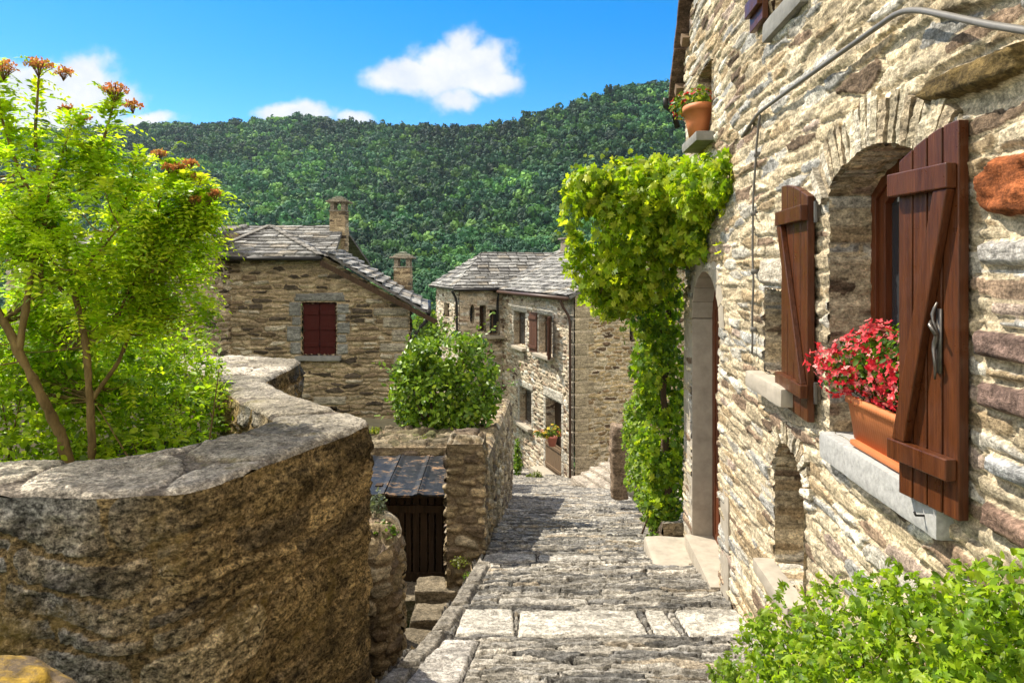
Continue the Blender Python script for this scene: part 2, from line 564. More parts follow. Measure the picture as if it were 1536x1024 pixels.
M['farshut'] = m_wood('far_shutter', (.07, .025, .012), (.14, .055, .028), .5)
M['redshut'] = m_wood('dark_red_shutter', (.042, .005, .003), (.058, .008, .005), .6, .2)
M['glass'] = m_glass('window_glass')
M['dark'] = m_plain('painted_dark_interior', (.012, .011, .010), .9, .2, 5)
M['curtain'] = m_plain('curtain', (.55, .52, .46), .9, .1, 5, spec=.1)
M['terra'] = m_plain('terracotta', (.50, .17, .06), .6, .2, 6, bump=.002)
M['cable'] = m_plain('grey_cable', (.15, .14, .125), .5, .15, 20, bump=.001)
M['iron'] = m_plain('dark_iron', (.03, .028, .027), .5, .3, 20, bump=.001, metal=.5)
M['steel'] = m_plain('worn_steel', (.16, .145, .13), .4, .3, 40, bump=.001, metal=.7)
M['pipe'] = m_plain('brown_pipe', (.07, .038, .025), .45, .25, 9, bump=.001)
t = NT('black_sheet')
n1 = t.noise(3, 7, .65); n2 = t.noise(5.5, 8, .7, (1, 2.2, 1), .8)
c = t.mix((.010, .011, .013), (.24, .14, .07), t.ramp(n2, [(.56, 0.), (.64, .9)]))
c = t.mix(c, t.ramp(n1, [(.3, .5), (.7, 1.6)]), 1., 'MULTIPLY')
M['sheet'] = t.fin(c, t.ramp(n2, [(.5, .42), (.62, .85)]), t.bump(n1, .03, .8), .35)
M['soil'] = m_plain('soil', (.05, .042, .022), .95, .5, 5, bump=.03, spec=.1)
M['bark'] = m_plain('bark', (.19, .135, .055), .95, .65, 22, (1, 1, .35), .014, spec=.05)
M['vinebark'] = m_plain('vine_bark', (.09, .06, .038), .9, .4, 20, (1, 1, .2), .01, spec=.1)
M['leaf'] = m_leaf('leaf', .55, .45, (1.3, 1.3, .5))
M['leafdark'] = m_leaf('bush_leaf', .3, .4)
M['petal'] = m_leaf('petal', .35, .6, (1.2, .8, .8))
M['forest'] = m_leaf('forest_leaf', .10, .8, (1.1, 1.2, .6), 2)

# ------------------------------------------------------------------ palettes of stone
S = dict
MAS_R = S(vor=1, h=(.045, .09), w=(.20, .46), relief=.024, joint=.013, bev=.011, warp=.5, split=.45, thin=.3, mlev=.15, lam=.16,
          pal=[((.57, .48, .335), 3), ((.49, .40, .265), 3), ((.58, .535, .45), 2.6), ((.42, .315, .19), 2.4), ((.29, .205, .14), 1.2), ((.17, .12, .08), .5), ((.45, .35, .28), .7), ((.40, .385, .35), 1.)])
MAS_L = S(vor=1, h=(.07, .15), w=(.22, .50), relief=.055, joint=.02, bev=.022, lam=.3, warp=.75, wob=.6, split=.45, thin=.35, mlev=-.2,
          pal=[((.42, .33, .21), 3), ((.33, .25, .155), 3), ((.20, .145, .09), 2.2), ((.45, .39, .29), 1.6), ((.09, .07, .05), 1.5), ((.48, .39, .25), 1)])
MAS_M = S(vor=1, h=(.08, .17), w=(.18, .46), relief=.05, joint=.015, bev=.04, warp=.9, split=.4, thin=.3, mlev=.3,
          pal=[((.56, .475, .36), 3), ((.49, .40, .29), 3), ((.34, .25, .175), 1.6), ((.58, .54, .46), 2), ((.18, .125, .09), 1.1)])
MAS_P = S(h=(.12, .28), w=(.2, .6), relief=.018, joint=.016, bev=.022, warp=.8, split=.3, thin=.25, mlev=.1, lam=.1,
          pal=[((.51, .365, .175), 3), ((.43, .305, .14), 3), ((.58, .45, .26), 2), ((.28, .205, .11), 1.3)])
MAS_C = S(h=(.25, .5), w=(.3, .8), relief=.012, joint=.010, bev=.02, warp=.6, split=0, thin=0, mlev=-.4,
          pal=[((.44, .39, .32), 3), ((.37, .33, .265), 3), ((.52, .46, .375), 2), ((.28, .245, .19), 1.4)])
MAS_G = S(vor=1, h=(.06, .16), w=(.12, .4), relief=.05, joint=.016, bev=.022, lam=.5, warp=.9, split=.3, thin=.3, mlev=-.2,
          pal=[((.40, .31, .19), 3), ((.32, .25, .15), 3), ((.22, .165, .11), 2), ((.46, .39, .28), 2), ((.13, .10, .075), 1)])
MAS_ROOF = S(h=(.2, .32), w=(.25, .7), relief=.02, joint=.012, bev=.02, warp=.12, split=0, thin=.1, mlev=-1.2,
             pal=[((.29, .285, .27), 3), ((.23, .225, .215), 3), ((.36, .35, .325), 2), ((.16, .155, .15), 1), ((.30, .27, .225), 1)])

# ================================================================== the setting
HD = np.array([-30, -3, 0, 2, 3.6, 4.2, 4.75, 6.2, 8, 13, 20, 26, 40, 70, 120, 190, 300, 700, 4000.])
HZ = np.array([-1.2, 1.0, 1.55, 1.85, 2.18, 2.29, 2.38, 2.62, 3.07, 4.35, 6.15, 7.4, 11, 20, 33, 38, 36, 36, 36.])


def hpath(y): return np.interp(y, HD, HZ)


SKX = np.array([-900, 0, 220, 350, 480, 560, 680, 760, 850, 920, 975, 1030, 1100, 1300, 2600.])
SKY = np.array([225, 200, 190, 184, 180, 186, 191, 184, 162, 137, 127, 129, 150, 220, 330.])


def terrain(x, y):
    x = np.asarray(x, float); y = np.asarray(y, float)
    base = -hpath(y) - .25
    # the ground falls away left of the alley, towards the shed yard
    base = base - .62 * sstep(-.25, -.55, x) * sstep(3.0, 4.2, y) * (1 - sstep(14, 20, y))
    yy = np.maximum(y, 60)
    px = CX + F0 * x / yy
    sky = np.interp(px, SKX, SKY)
    ridge = 640 + 90 * np.sin(px * .004 + .8)
    top = (HY - sky) / F0 * ridge - 6.
    t = np.clip((y - 110) / (ridge - 110), 0, 1)
    prof = np.where(y < ridge, (t ** 1.25) * .75 + .25 * t ** 3, 1 - .35 * np.clip((y - ridge) / 600, 0, 1))
    hill = -33 + (top + 33) * prof
    z = np.where(y > 110, np.maximum(hill, -40), base)
    far = sstep(30, 120, np.abs(x) - y * .2)
    z = z + sstep(40, 200, np.hypot(x, y)) * 5 * fbm(x / 70, y / 70, 0, 4, 5)
    return z


def build_ground():
    def axis(a, b, n, k=2.6):
        s = np.linspace(-1, 1, n); g = np.sign(s) * np.abs(s) ** k
        return np.where(g < 0, -g * a, g * b)
    xs = axis(-3000, 3000, 200); ys = axis(-1500, 3500, 240)
    xs = np.unique(np.concatenate([xs, np.linspace(-.9, .1, 30), np.linspace(-12, 12, 80)]))
    ys = np.unique(np.concatenate([ys, np.linspace(2, 24, 90)]))
    X, Y = np.meshgrid(xs, ys)
    Z = terrain(X, Y) + .06 * fbm(X * 1.5, Y * 1.5, 0, 3, 2) * (np.hypot(X, Y) < 40)
    mb = MB(); mb.quadgrid(np.stack([X, Y, Z], -1))
    t = NT('earth')
    n1 = t.noise(.8, 8, .7); n2 = t.noise(9, 6, .7)
    c = t.mix((.065, .055, .028), (.045, .085, .018), t.ramp(n1, [(.3, 0.), (.5, 1.)]))
    c = t.mix(c, t.ramp(n2, [(.3, .6), (.7, 1.3)]), 1., 'MULTIPLY')
    t.fin(c, .95, t.bump(n2, .03, .8), .1)
    tag(mb.build('ground', t.m, None, (0, 0, 0)), kind='structure')


build_ground()

# the alley -------------------------------------------------------------
WA = math.atan((835 - CX) / F0); WD = np.array([math.sin(WA), math.cos(WA), 0]); WN = np.array([-math.cos(WA), math.sin(WA), 0])
W0 = 1.25
WO = -WN * W0                                     # foot of the perpendicular from the camera on the near house wall


def wallx(y): return W0 / math.cos(WA) + y * math.tan(WA)


LY = np.array([-4, 2.0, 3.65, 4.4, 5.0, 5.95, 6.4, 13, 20, 27.])
LX = np.array([-1.0, -.92, -.70, -.52, -.44, -.33, -.30, -.06, .0, -.6])
RY = np.array([-4, 6.6, 7.0, 13, 20, 27.])
RX = np.array([wallx(-4) - .02, wallx(6.6) - .02, 1.62, 2.25, 2.9, 3.0])


def build_path():
    ys = [-3.]
    while ys[-1] < 24:
        y = ys[-1]; ys.append(y + max(.011, .0026 * abs(y)) if y > 2.6 else y + .03)
    ys = np.array(ys)
    ks = np.linspace(0, 1, 210)
    K, Y = np.meshgrid(ks, ys)
    lx = np.interp(ys, LY, LX)[:, None]; rx = np.interp(ys, RY, RX)[:, None]
    X = lx + (rx - lx) * K + .012 * fbm(Y * 5, Y * 0, 0, 3, 3) * (1 - K) * 2
    mas = S(vor=1, h=(.036, .072), w=(.22, .56), relief=.036, joint=.008, bev=.012, warp=1.0, split=.5, thin=.35, mlev=-.7, lam=.5,
            pal=[((.31, .285, .245), 3), ((.25, .235, .21), 3), ((.40, .365, .31), 1.8), ((.175, .167, .155), 2.2), ((.32, .27, .205), .9), ((.10, .096, .09), 1.1)])
    H, c, m = masonry(X, Y + .10 * np.sin(X * 1.3 + Y * .4) * sstep(4.9, 6, Y), mas, 5)
    # each row of setts leans: its far lip stands a little proud of the next
    over = []
    white = (.52, .485, .42)
    slabs = [((-.36, .02, 4.26, 4.74), 0), ((.03, .86, 4.22, 4.72), 1), ((.89, 1.06, 4.24, 4.72), 2), ((1.10, 1.60, 4.2, 4.74), 3)]
    for (a, b, d, e), s in slabs:
        over.append(stone_patch(np.array([[a, d + .01 * s], [b, d - .012], [b - .01, e], [a + .02, e - .015 * (s % 2)]]), white, .032, .014, .014, .18))
    # white kerb slabs down the left, dark edging outside them
    over.append(stone_patch(np.array([[-.62, 3.1], [-.30, 3.15], [-.20, 4.17], [-.46, 4.2]]), (.42, .39, .35), .034, .016, .02, .35))
    over.append(stone_patch(np.array([[-.68, 2.0], [-.33, 2.0], [-.31, 3.1], [-.64, 3.06]]), (.40, .37, .33), .03, .016, .02, .35))
    for i, (a, b) in enumerate([(2.2, 3.0), (3.02, 3.75), (3.77, 4.3), (4.32, 4.8), (4.82, 5.3), (5.32, 5.9), (5.92, 6.35)]):
        l0, l1 = np.interp([a, b], LY, LX)
        over.append(stone_patch(np.array([[l0 + .01, a], [l0 + .16, a + .03], [l1 + .15, b], [l1 + .01, b]]), np.array([.30, .27, .225]) * (1 - .1 * (i % 3)), .04, .012, .03, .5))
    # larger flat slabs where the shadow begins, and a wide pale sill there
    for i, (a, b, d, e) in enumerate([(-.26, .22, 6.0, 6.3), (.24, .8, 6.02, 6.24), (-.1, .55, 4.86, 5.0)]):
        over.append(stone_patch(rect(a, b, d, e), (.40, .37, .32), .027, .012, .02, .4))
    for f in over: H, c, m = f(X, Y, H, c, m)
    H = H + .018 * fbm(X * 2.2, Y * 2.2, 0, 3, 6) + .009 * fbm(X * 9, Y * 14, 0, 3, 16) + .012 * (.35 - np.abs(fbm(X * 5, Y * 26, 0, 4, 26)))
    Z = -hpath(Y) + H
    pts = np.stack([X, Y, Z], -1)
    mb = MB(); mb.quadgrid(pts, col=c, mort=m)
    for sgn, j in ((-1, 0), (1, -1)):              # the raised edge of the paving down to the earth
        k = np.linspace(0, 1, 12)[:, None]
        e = pts[None, :, j] + np.stack([np.broadcast_to(sgn * .05 * k, (12, len(ys))) + .03 * fbm(ys[None] * 6, k * 5, 0, 3, 4), 0 * k + ys[None] * 0, -.95 * k + 0 * ys[None]], -1)
        hh, cc, mm = masonry(np.broadcast_to(ys[None], (12, len(ys))), np.broadcast_to(k * .95, (12, len(ys))), MAS_G, 8)
        e = e if sgn > 0 else e
        mb.quadgrid(e[:, ::sgn] if sgn > 0 else e[:, ::-1], col=cc[:, ::sgn] if sgn > 0 else cc[:, ::-1], mort=mm)
    tag(mb.build('path', M['path'], None, (0, 4, -2.2)), kind='structure')


build_path()

# ================================================================== near house on the right
def rw(x, y):
    """photo pixel to (t, z) on the near house wall"""
    return onplane(x, y, WO, WD, WN)


HOUSE = thing('stone_house', 'tall cream rubble house close on the right, with arched window and open brown shutters', 'house', WO + WD * 4 + np.array([0, 0, -2.6]))
UP = np.array([0, 0, 1.])
TC = 6.72                                          # far corner of the house
WIN = seg_poly(2.30, 3.20, -.73, .34, .15, 18)
DOOR = arch_poly(5.32, 6.34, -2.60, -.42, .42, 16)
SMALL = rect(3.62, 4.16, -.60, -.10)
NICHE = arch_poly(3.51, 3.98, -1.66, -1.16, .235, 14)
UPW = rect(5.55, 6.08, 1.13, 1.70)
UPW2 = rect(3.45, 3.98, 1.42, 2.3)


def near_wall():
    us = [-1.6]
    while us[-1] < TC:
        t = us[-1]; us.append(min(t + (.02 if t < 1.5 else .0042 * t), TC))
        if us[-1] >= TC: break
    us = np.array(us)
    vs = np.arange(-3.3, 5.0, .0105)
    cream = [(.54, .46, .33), (.48, .40, .28), (.58, .50, .37)]
    ov = [stone_patch(rect(3.58, 4.22, -.09, .07), (.50, .44, .35), .03),
          stone_patch(np.array([rw(*q) for q in [(1392, 138), (1420, 108), (1480, 82), (1560, 50), (1560, 108), (1500, 138), (1420, 160), (1396, 156)]]), (.13, .09, .035), .06, .03, .03),
          stone_patch(np.array([rw(*q) for q in [(1468, 300), (1478, 258), (1502, 230), (1545, 222), (1600, 230), (1600, 330), (1520, 330), (1478, 322)]]), (.27, .085, .03), .042, .03, .03, .6),
          stone_patch(np.array([rw(*q) for q in [(1472, 360), (1580, 352), (1590, 402), (1474, 400)]]), (.50, .47, .43), .03, .02),
          stone_patch(np.array([rw(*q) for q in [(1470, 490), (1600, 506), (1610, 566), (1472, 536)]]), (.20, .135, .11), .04, .02),
          stone_patch(np.array([rw(*q) for q in [(1472, 568), (1600, 590), (1600, 650), (1474, 612)]]), (.24, .16, .13), .04, .02),
          stone_patch(np.array([rw(*q) for q in [(1478, 745), (1580, 800), (1590, 860), (1480, 790)]]), (.23, .15, .11), .04, .02),
          stone_patch(np.array([rw(*q) for q in [(1482, 675), (1600, 720), (1600, 760), (1484, 712)]]), (.46, .46, .45), .035, .02),
          stone_patch(np.array([rw(*q) for q in [(1400, 8), (1470, -40), (1560, -60), (1560, -20), (1490, 10), (1410, 30)]]), (.42, .34, .22), .04, .02)]
    mb = MB()
    clip = [[-1.6, -3.3], [TC, -3.3], [TC, 2.0], [3.7, 5.0], [-1.6, 5.0]]
    mf = planar(WO, WD, UP, WN)
    wob = lambda U, V: .02 * fbm(U * .9, V * .9, 0, 3, 71)
    panel(mb, us, vs, mf, MAS_R, 3, [WIN, DOOR, SMALL, NICHE, UPW, UPW2], clip, ov, wob)
    a = (WO, WD, UP, WN)
    reveal(mb, np.vstack([WIN[1:], WIN[:1]]), .24, *a, MAS_R, 4)
    reveal(mb, np.vstack([NICHE[1:], NICHE[:1], NICHE[1:2]]), .34, *a, MAS_R, 5)
    reveal(mb, SMALL, .3, *a, MAS_R, 6, closed=True)
    reveal(mb, UPW, .25, *a, MAS_R, 7, closed=True); reveal(mb, UPW2, .25, *a, MAS_R, 7, closed=True)
    # back of the niche
    panel(mb, np.arange(3.4, 4.1, .02), np.arange(-1.75, -.9, .02), planar(WO - WN * .33, WD, UP, WN), MAS_L, 9)
    # the end wall round the corner, the back and the near end
    Oe = WO + WD * TC
    panel(mb, np.arange(0, 4.5, .04), np.arange(-3.3, 2.02, .04), planar(Oe, -WN, UP, WD), MAS_R, 11)
    for q in (WD * TC, WD * -1.6): pass
    mb.box(WO + WD * 2.56 - WN * 4.5 + UP * .5, (.3, 8.3, 7.6), np.array([-WN, WD, UP]))
    mb.box(WO + WD * -1.5 - WN * 2.4 + UP * .5, (3.9, .2, 7.6), np.array([-WN, WD, UP]))
    o = mb.build('wall', M['right'], HOUSE)
    cr = [np.array(q) for q in ((.58, .50, .36), (.50, .42, .29), (.62, .55, .43), (.46, .37, .25))]
    k = MB(); rad = (.45 ** 2 + .15 ** 2) / .3; aa = math.asin(.45 / rad)
    arch_ring(k, 2.75, .49 - rad, rad, -aa - .08, aa + .08, .19, 21, WO, WD, WN, cr, 5, .03)
    tag(k.build('arch', M['right'], HOUSE, smooth=False), 'arch of thin radiating stones over the window')
    k = MB(); arch_ring(k, 3.745, -1.16, .235, -1.45, 1.45, .11, 17, WO, WD, WN, cr, 7, .024)
    k.build('arch', M['right'], HOUSE, smooth=False)
    return o


near_wall()


def loc_w(t, z, off=0.): return WO + WD * t + UP * z + WN * off


def wprism(poly, a, b): return MB().prism(poly, a, b, WO, WD, UP, WN)


# window: frame, sashes, panes
def near_window():
    fr = MB()
    def ring(poly, w, a, b, mb):
        poly = np.asarray(poly); c = poly.mean(0)
        n = len(poly)
        e = np.roll(poly, -1, 0) - poly
        nrm = unit(np.stack([-e[:, 1], e[:, 0]], -1))
        vn_ = unit(nrm + np.roll(nrm, 1, 0)); sc = 1 / np.maximum((vn_ * nrm).sum(1), .4)
        inn = poly + vn_ * (w * sc)[:, None]
        V = []
        for off in (a, b):
            for q in (poly, inn): V.append(WO + q[:, :1] * WD + q[:, 1:] * UP + off * WN)
        V = np.concatenate(V); i = np.arange(n); j = (i + 1) % n
        mb.add(V, np.concatenate([np.stack([i + 2 * n, j + 2 * n, j + 3 * n, i + 3 * n], -1), np.stack([i + n, j + n, i * 0 + j, i], -1),
                                  np.stack([i + n, i + 3 * n, j + 3 * n, j + n], -1), np.stack([i, j, j + 2 * n, i + 2 * n], -1)]))
        return inn
    inn = ring(WIN, .05, -.25, -.17, fr)
    f = fr.build('window', M['frame'], HOUSE, bevel=.004, smooth=False)
    for (u0, u1) in ((2.352, 2.747), (2.753, 3.148)):
        h = [.49 - .75 - .052 + math.sqrt(.75 ** 2 - (u - 2.75) ** 2) for u in np.linspace(u1, u0, 7)]
        poly = np.array([[u0, -.68], [u1, -.68]] + [[u, v] for u, v in zip(np.linspace(u1, u0, 7), h)])
        s = MB(); i2 = ring(poly, .055, -.235, -.185, s)
        s.build('sash', M['frame'], f, bevel=.004, smooth=False)
        wprism(i2, -.222, -.216).build('pane', M['glass'], f, smooth=False)
    c = MB()
    us = np.linspace(2.34, 3.16, 90); vs = np.linspace(-.7, .5, 12)
    U, V = np.meshgrid(us, vs)
    # flat sheet behind the panes, painted near black for the unlit room
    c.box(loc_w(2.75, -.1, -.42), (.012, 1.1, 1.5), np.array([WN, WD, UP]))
    c.build('dark_room_sheet', M['dark'], f)
    # pale curtain edge hanging behind the near sash
    k = MB()
    us = np.linspace(2.40, 2.62, 60)
    U, V = np.meshgrid(us, vs)
    D = -.30 + .02 * np.sin(U * 95)
    k.quadgrid(WO + U[..., None] * WD + V[..., None] * UP + D[..., None] * WN)
    k.build('curtain', M['curtain'], f)


near_window()

# sills and dressed stones ------------------------------------------------
s = MB(); s.rock(loc_w(2.725, -.795, -.105), (.32, .97, .125), np.array([WN, WD, UP]), .012, .005, 8, .02, 3)
tag(s.build('window_sill', M['granite'], HOUSE), 'pale granite sill under the arched window')
s = MB(); s.rock(loc_w(3.9, -.655, -.06), (.34, .66, .10), np.array([WN, WD, UP]), .015, .008, 8, .02, 4)
s.build('window_sill', M['dressed'], HOUSE)
s = MB(); s.rock(loc_w(3.74, -1.70, -.08), (.40, .60, .08), np.array([WN, WD, UP]), .012, .006, 8, .02, 5)
s.build('niche_sill', M['dressed'], HOUSE)
s = MB(); s.rock(loc_w(3.75, 1.37, -.12), (.36, .62, .11), np.array([WN, WD, UP]), .012, .008, 8, .02, 6)
s.build('window_sill', M['greystone'], HOUSE)
s = MB(); s.rock(loc_w(5.8, 1.065, -.03), (.36, .62, .08), np.array([WN, WD, UP]), .012, .008, 8, .02, 7)
s.build('window_sill', M['greystone'], HOUSE)
# dark leaves of the small windows
for (u0, u1, v0, v1) in ((3.62, 4.16, -.60, -.10), (5.55, 6.08, 1.13, 1.70), (3.45, 3.98, 1.42, 2.3)):
    f = MB(); f.box(loc_w((u0 + u1) / 2, v1 - .03, -.22), (.05, u1 - u0, .06), np.array([WN, WD, UP]))
    f.box(loc_w((u0 + u1) / 2, v0 + .03, -.22), (.05, u1 - u0, .06), np.array([WN, WD, UP]))
    for u in (u0 + .03, u1 - .03, (u0 + u1) / 2): f.box(loc_w(u, (v0 + v1) / 2, -.22), (.045, .05, v1 - v0 - .12), np.array([WN, WD, UP]))
    f = f.build('window', M['frame'], HOUSE, smooth=False)
    g = MB(); g.box(loc_w((u0 + u1) / 2, (v0 + v1) / 2, -.225), (.008, u1 - u0, v1 - v0), np.array([WN, WD, UP]))
    g.build('pane', M['glass'], f, smooth=False)


# shutters -----------------------------------------------------------------
def shutter(hinge, free, zb, zt, rise, planks, latch):
    """hinge and free are plan points of the board's outer face; the head rises towards the free edge"""
    hinge, free = np.array([*hinge, 0.]), np.array([*free, 0.])
    w = np.linalg.norm(free - hinge); U = (free - hinge) / w
    N = np.cross(U, UP)
    if np.dot(N, WN) < 0: N = -N
    top = lambda u: zt + rise * math.sin(min(1, u / w) * math.pi / 2)
    b = MB(); g = .0035
    for i in range(planks):
        a0, a1 = w * i / planks + g * (i > 0), w * (i + 1) / planks - g * (i < planks - 1)
        q = [[a0, zb], [a1, zb]] + [[u, top(u)] for u in np.linspace(a1, a0, 7)]
        b.prism(q, -.034, 0, hinge, U, UP, N)
    b.prism(rect(.01, w - .01, zb + .01, zt - .01), -.028, -.012, hinge, U, UP, N)
    o = b.build('shutter', M['shutter'], HOUSE, smooth=False, bevel=.0035)
    H = zt - zb
    t0, t1 = zb + H * .893, zb + H * .962
    b0, b1 = zb + H * .105, zb + H * .165
    for a, c in ((t0, t1), (b0, b1)):
        k = MB(); k.prism(rect(-.012, w - .006, a, c), .0005, .036, hinge, U, UP, N)
        k.build('batten', M['shutter'], o, smooth=False, bevel=.004)
    k = MB(); bw = min(.075, w * .22)
    k.prism([[.005, b1 + .001], [bw + .005, b1 + .001], [w - .012, t0 - .001], [w - .012 - bw, t0 - .001]], .0005, .030, hinge, U, UP, N)
    k.build('brace', M['shutter'], o, smooth=False, bevel=.004)
    for z in ((t0 + t1) / 2, (b0 + b1) / 2):
        k = MB(); k.prism(rect(-.03, .02, z - .04, z + .04), -.052, -.036, hinge, U, UP, N)
        k.tube([hinge + U * -.03 + UP * (z - .05) - N * .03, hinge + U * -.03 + UP * (z + .05) - N * .03], .011, 8)
        k.build('hinge', M['steel'], o, smooth=False)
    if latch:
        k = MB(); c = hinge + U * (w * .72)
        zz = np.linspace(-.34, -.10, 14)
        k.tube(np.array([c + UP * z + N * (.012 + .012 * math.sin((z + .34) * 26) ** 2) + U * .008 * math.sin(z * 60) for z in zz]), [.003, .004, .005, .005, .004, .006, .008, .008, .006, .005, .004, .006, .005, .003], 8)
        k.tube([c + UP * -.16 + N * .01 - U * .025, c + UP * -.17 + N * .035, c + UP * -.2 + N * .03 + U * .02], .006, 8)
        k.box(c + UP * -.22 + N * .004, (.022, .20, .006), np.array([U, UP, N]))
        k.build('latch', M['steel'], o)
    return o


shutter(P(1348, 0, 2.316)[:2], P(1438, 0, 2.045)[:2], -.753, .366, .085, 4, True)
shutter(P(1211, 0, 3.25)[:2], P(1172, 0, 3.70)[:2], -.725, .352, .10, 4, False)
# the small hook on the wall below the near shutter
k = MB(); h0 = loc_w(2.31, -.80, .065)
k.tube([h0 - WN * .05, h0, h0 + WN * .015, h0 + WN * .02 + UP * .012], .004, 6)
k.build('shutter_hook', M['iron'], HOUSE)

# upper window's shutter edge
for z0, t0 in ((1.45, 3.99),):
    k = MB(); k.box(loc_w(t0 + .16, 1.9, .05), (.035, .26, .9), np.array([WN, WD, UP]))
    o = k.build('shutter', M['shutter'], HOUSE, smooth=False, bevel=.004)
    k = MB(); k.box(loc_w(t0 + .16, 1.58, .083), (.03, .26, .09), np.array([WN, WD, UP]))
    k.build('batten', M['shutter'], o, smooth=False, bevel=.004)

# door ----------------------------------------------------------------------
k = MB()
poly = DOOR.copy(); poly[:2, 1] = -2.42
k.prism(poly, -.24, -.165, WO, WD, UP, WN)
for i in range(1, 7): k.box(loc_w(5.32 + 1.02 * i / 7, -1.35, -.163), (.012, .012, 2.0), np.array([WN, WD, UP]))
dr = k.build('door', M['frame'], HOUSE, smooth=False)
k = MB(); k.box(loc_w(5.46, -1.45, -.155), (.03, .05, .16), np.array([WN, WD, UP])); k.tube([loc_w(5.46, -1.42, -.15), loc_w(5.46, -1.42, -.10), loc_w(5.56, -1.42, -.10)], .009, 8)
k.build('handle', M['iron'], dr)
jm = MB()
for sgn, t0, t1 in ((-1, 5.04, 5.29), (1, 6.325, 6.74)):
    z = -2.56
    hs = [2.12]
    for i, hgt in enumerate(hs):
        jm.rock(loc_w((t0 + t1) / 2 + .0 * i, z + hgt / 2, -.135 if sgn < 0 else -.128), (.29, t1 - t0 - .006 * (i % 2), hgt - .004), np.array([WN, WD, UP]), .008, .005, 7, .03, 20 + i)
        z += hgt
n = 9
for i in range(n):
    a0, a1 = math.pi * i / n, math.pi * (i + 1) / n
    pts = []
    for a, r in ((a0, 1), (a1, 1), (a1, 1.42), (a0, 1.42)):
        pts.append([5.81 + .52 * (r if r == 1 else 1.3) * math.cos(a), -.44 + .43 * r * math.sin(a)])
    pts = np.array(pts); c = pts.mean(0); pts = c + (pts - c) * .985
    jm.prism(pts, -.24, .018, WO, WD, UP, WN)
tag(jm.build('door_surround', M['dressed'], HOUSE, bevel=.006, smooth=False), 'pale dressed stone surround of the corner door')
k = MB(); k.rock(loc_w(5.83, -2.50, -.1), (.36, 1.06, .17), np.array([WN, WD, UP]), .015, .006, 6, .03, 31)
k.build('threshold', M['dressed'], HOUSE)
k = MB(); k.rock(loc_w(5.85, -2.66, .21), (.42, 1.5, .26), np.array([WN, WD, UP]), .03, .012, 5, .03, 32)
tag(k.build('doorstep', M['dressed'], HOUSE), 'broad worn stone step in front of the corner door')

# cable clipped along the wall
def smooth_path(pts, n=60):
    pts = np.asarray(pts, float)
    L = np.concatenate([[0], np.cumsum(np.linalg.norm(np.diff(pts, axis=0), axis=1))])
    s = np.linspace(0, L[-1], n)
    q = np.stack([np.interp(s, L, pts[:, i]) for i in range(3)], -1)
    for _ in range(3): q[1:-1] = (q[:-2] + 2 * q[1:-1] + q[2:]) / 4
    return q


cb = []
for x, y, off in [(1118, 205, .02), (1150, 170, .05), (1200, 135, .055), (1280, 80, .055), (1350, 34, .06), (1372, 20, .065), (1395, 14, .07), (1420, 15, .075), (1460, 22, .08), (1540, 37, .09), (1620, 48, .09), (1700, 60, .09)]:
    t, z = rw(x, y); cb.append(loc_w(t, z, off))
k = MB(); k.tube(smooth_path(cb, 90), .0105, 10)
tag(k.build('cable', M['cable'], HOUSE), 'thick grey conduit running up the wall above the arched window')
cb = [loc_w(*rw(x, y), .045) for x, y in [(1152, 172), (1145, 230), (1140, 330), (1141, 420), (1139, 530)]]
k = MB(); k.tube(smooth_path(cb, 50) + .006 * np.sin(np.arange(50) * .5)[:, None] * WD, .007, 8)
for i in (8, 20, 32, 44):
    p = smooth_path(cb, 50)[i]; k.box(p - WN * .015, (.05, .02, .03), np.array([WN, WD, UP]))
k.build('cable', M['cable'], HOUSE)

# roof verge
k = MB()
sl = unit(np.array([(WD * -3.0 + UP * 3.6)])[0])
nr = unit(np.cross(sl, WN)); nr = nr if nr[2] > 0 else -nr
for i in range(9):
    c = loc_w(6.95, 1.72, 0) + sl * (.22 + i * .52)
    k.rock(c + nr * (.07 + .02 * (i % 2)) - WN * 1.13, (2.5, .56, .05), np.array([WN, sl, nr]), .012, .008, 6, .05, 50 + i, (.13, .085, .06))
    k.rock(c + nr * .15 - WN * 1.14, (2.44, .5, .05), np.array([WN, sl + nr * .08, nr]), .012, .008, 6, .05, 60 + i, (.2, .15, .11))
rf = k.build('roof', M['roof'], HOUSE)
for i in range(6):
    k = MB(); k.box(loc_w(6.9, 1.70, 0) + sl * (.1 + i * .5), (.16, .09, .10), np.array([WN, sl, nr]))
    k.build('rafter_end', M['palewood'], rf, smooth=False)
k = MB(); e = loc_w(6.93, 1.72, .16)
k.tube([e - WD * .02, e - UP * .08, e - UP * .14 - WN * .08, e - UP * .3 - WN * .12], .03, 8)
k.build('gutter_spout', M['iron'], rf)

# ================================================================== foliage tools
LEAF_S = (np.array([[0, 0, 0], [.28, .33, .07], [.24, .68, .05], [0, 1, -.06], [-.24, .68, .05], [-.28, .33, .07], [0, .45, -.02]]),
          np.array([[0, 1, 6], [1, 2, 6], [2, 3, 6], [3, 4, 6], [4, 5, 6], [5, 0, 6]]))
LEAF_V = (np.array([[0, .42, 0], [.06, 0, 0], [.34, -.06, -.04], [.30, .18, .02], [.58, .34, -.06], [.34, .50, .03], [.34, .78, -.05], [.12, .70, .03], [0, 1.02, -.12], [-.12, .70, .03],
                    [-.34, .78, -.05], [-.34, .50, .03], [-.58, .34, -.06], [-.30, .18, .02], [-.34, -.06, -.04], [-.06, 0, 0]]),
          np.array([[0, i, i + 1] for i in range(1, 15)]))
LEAF_W = (LEAF_V[0] * np.array([.72, 1.05, 1.]) + np.array([0, 0, 1.]) * (-.9 * LEAF_V[0][:, :1] ** 2 - .30 * LEAF_V[0][:, 1:2] ** 2), LEAF_V[1])
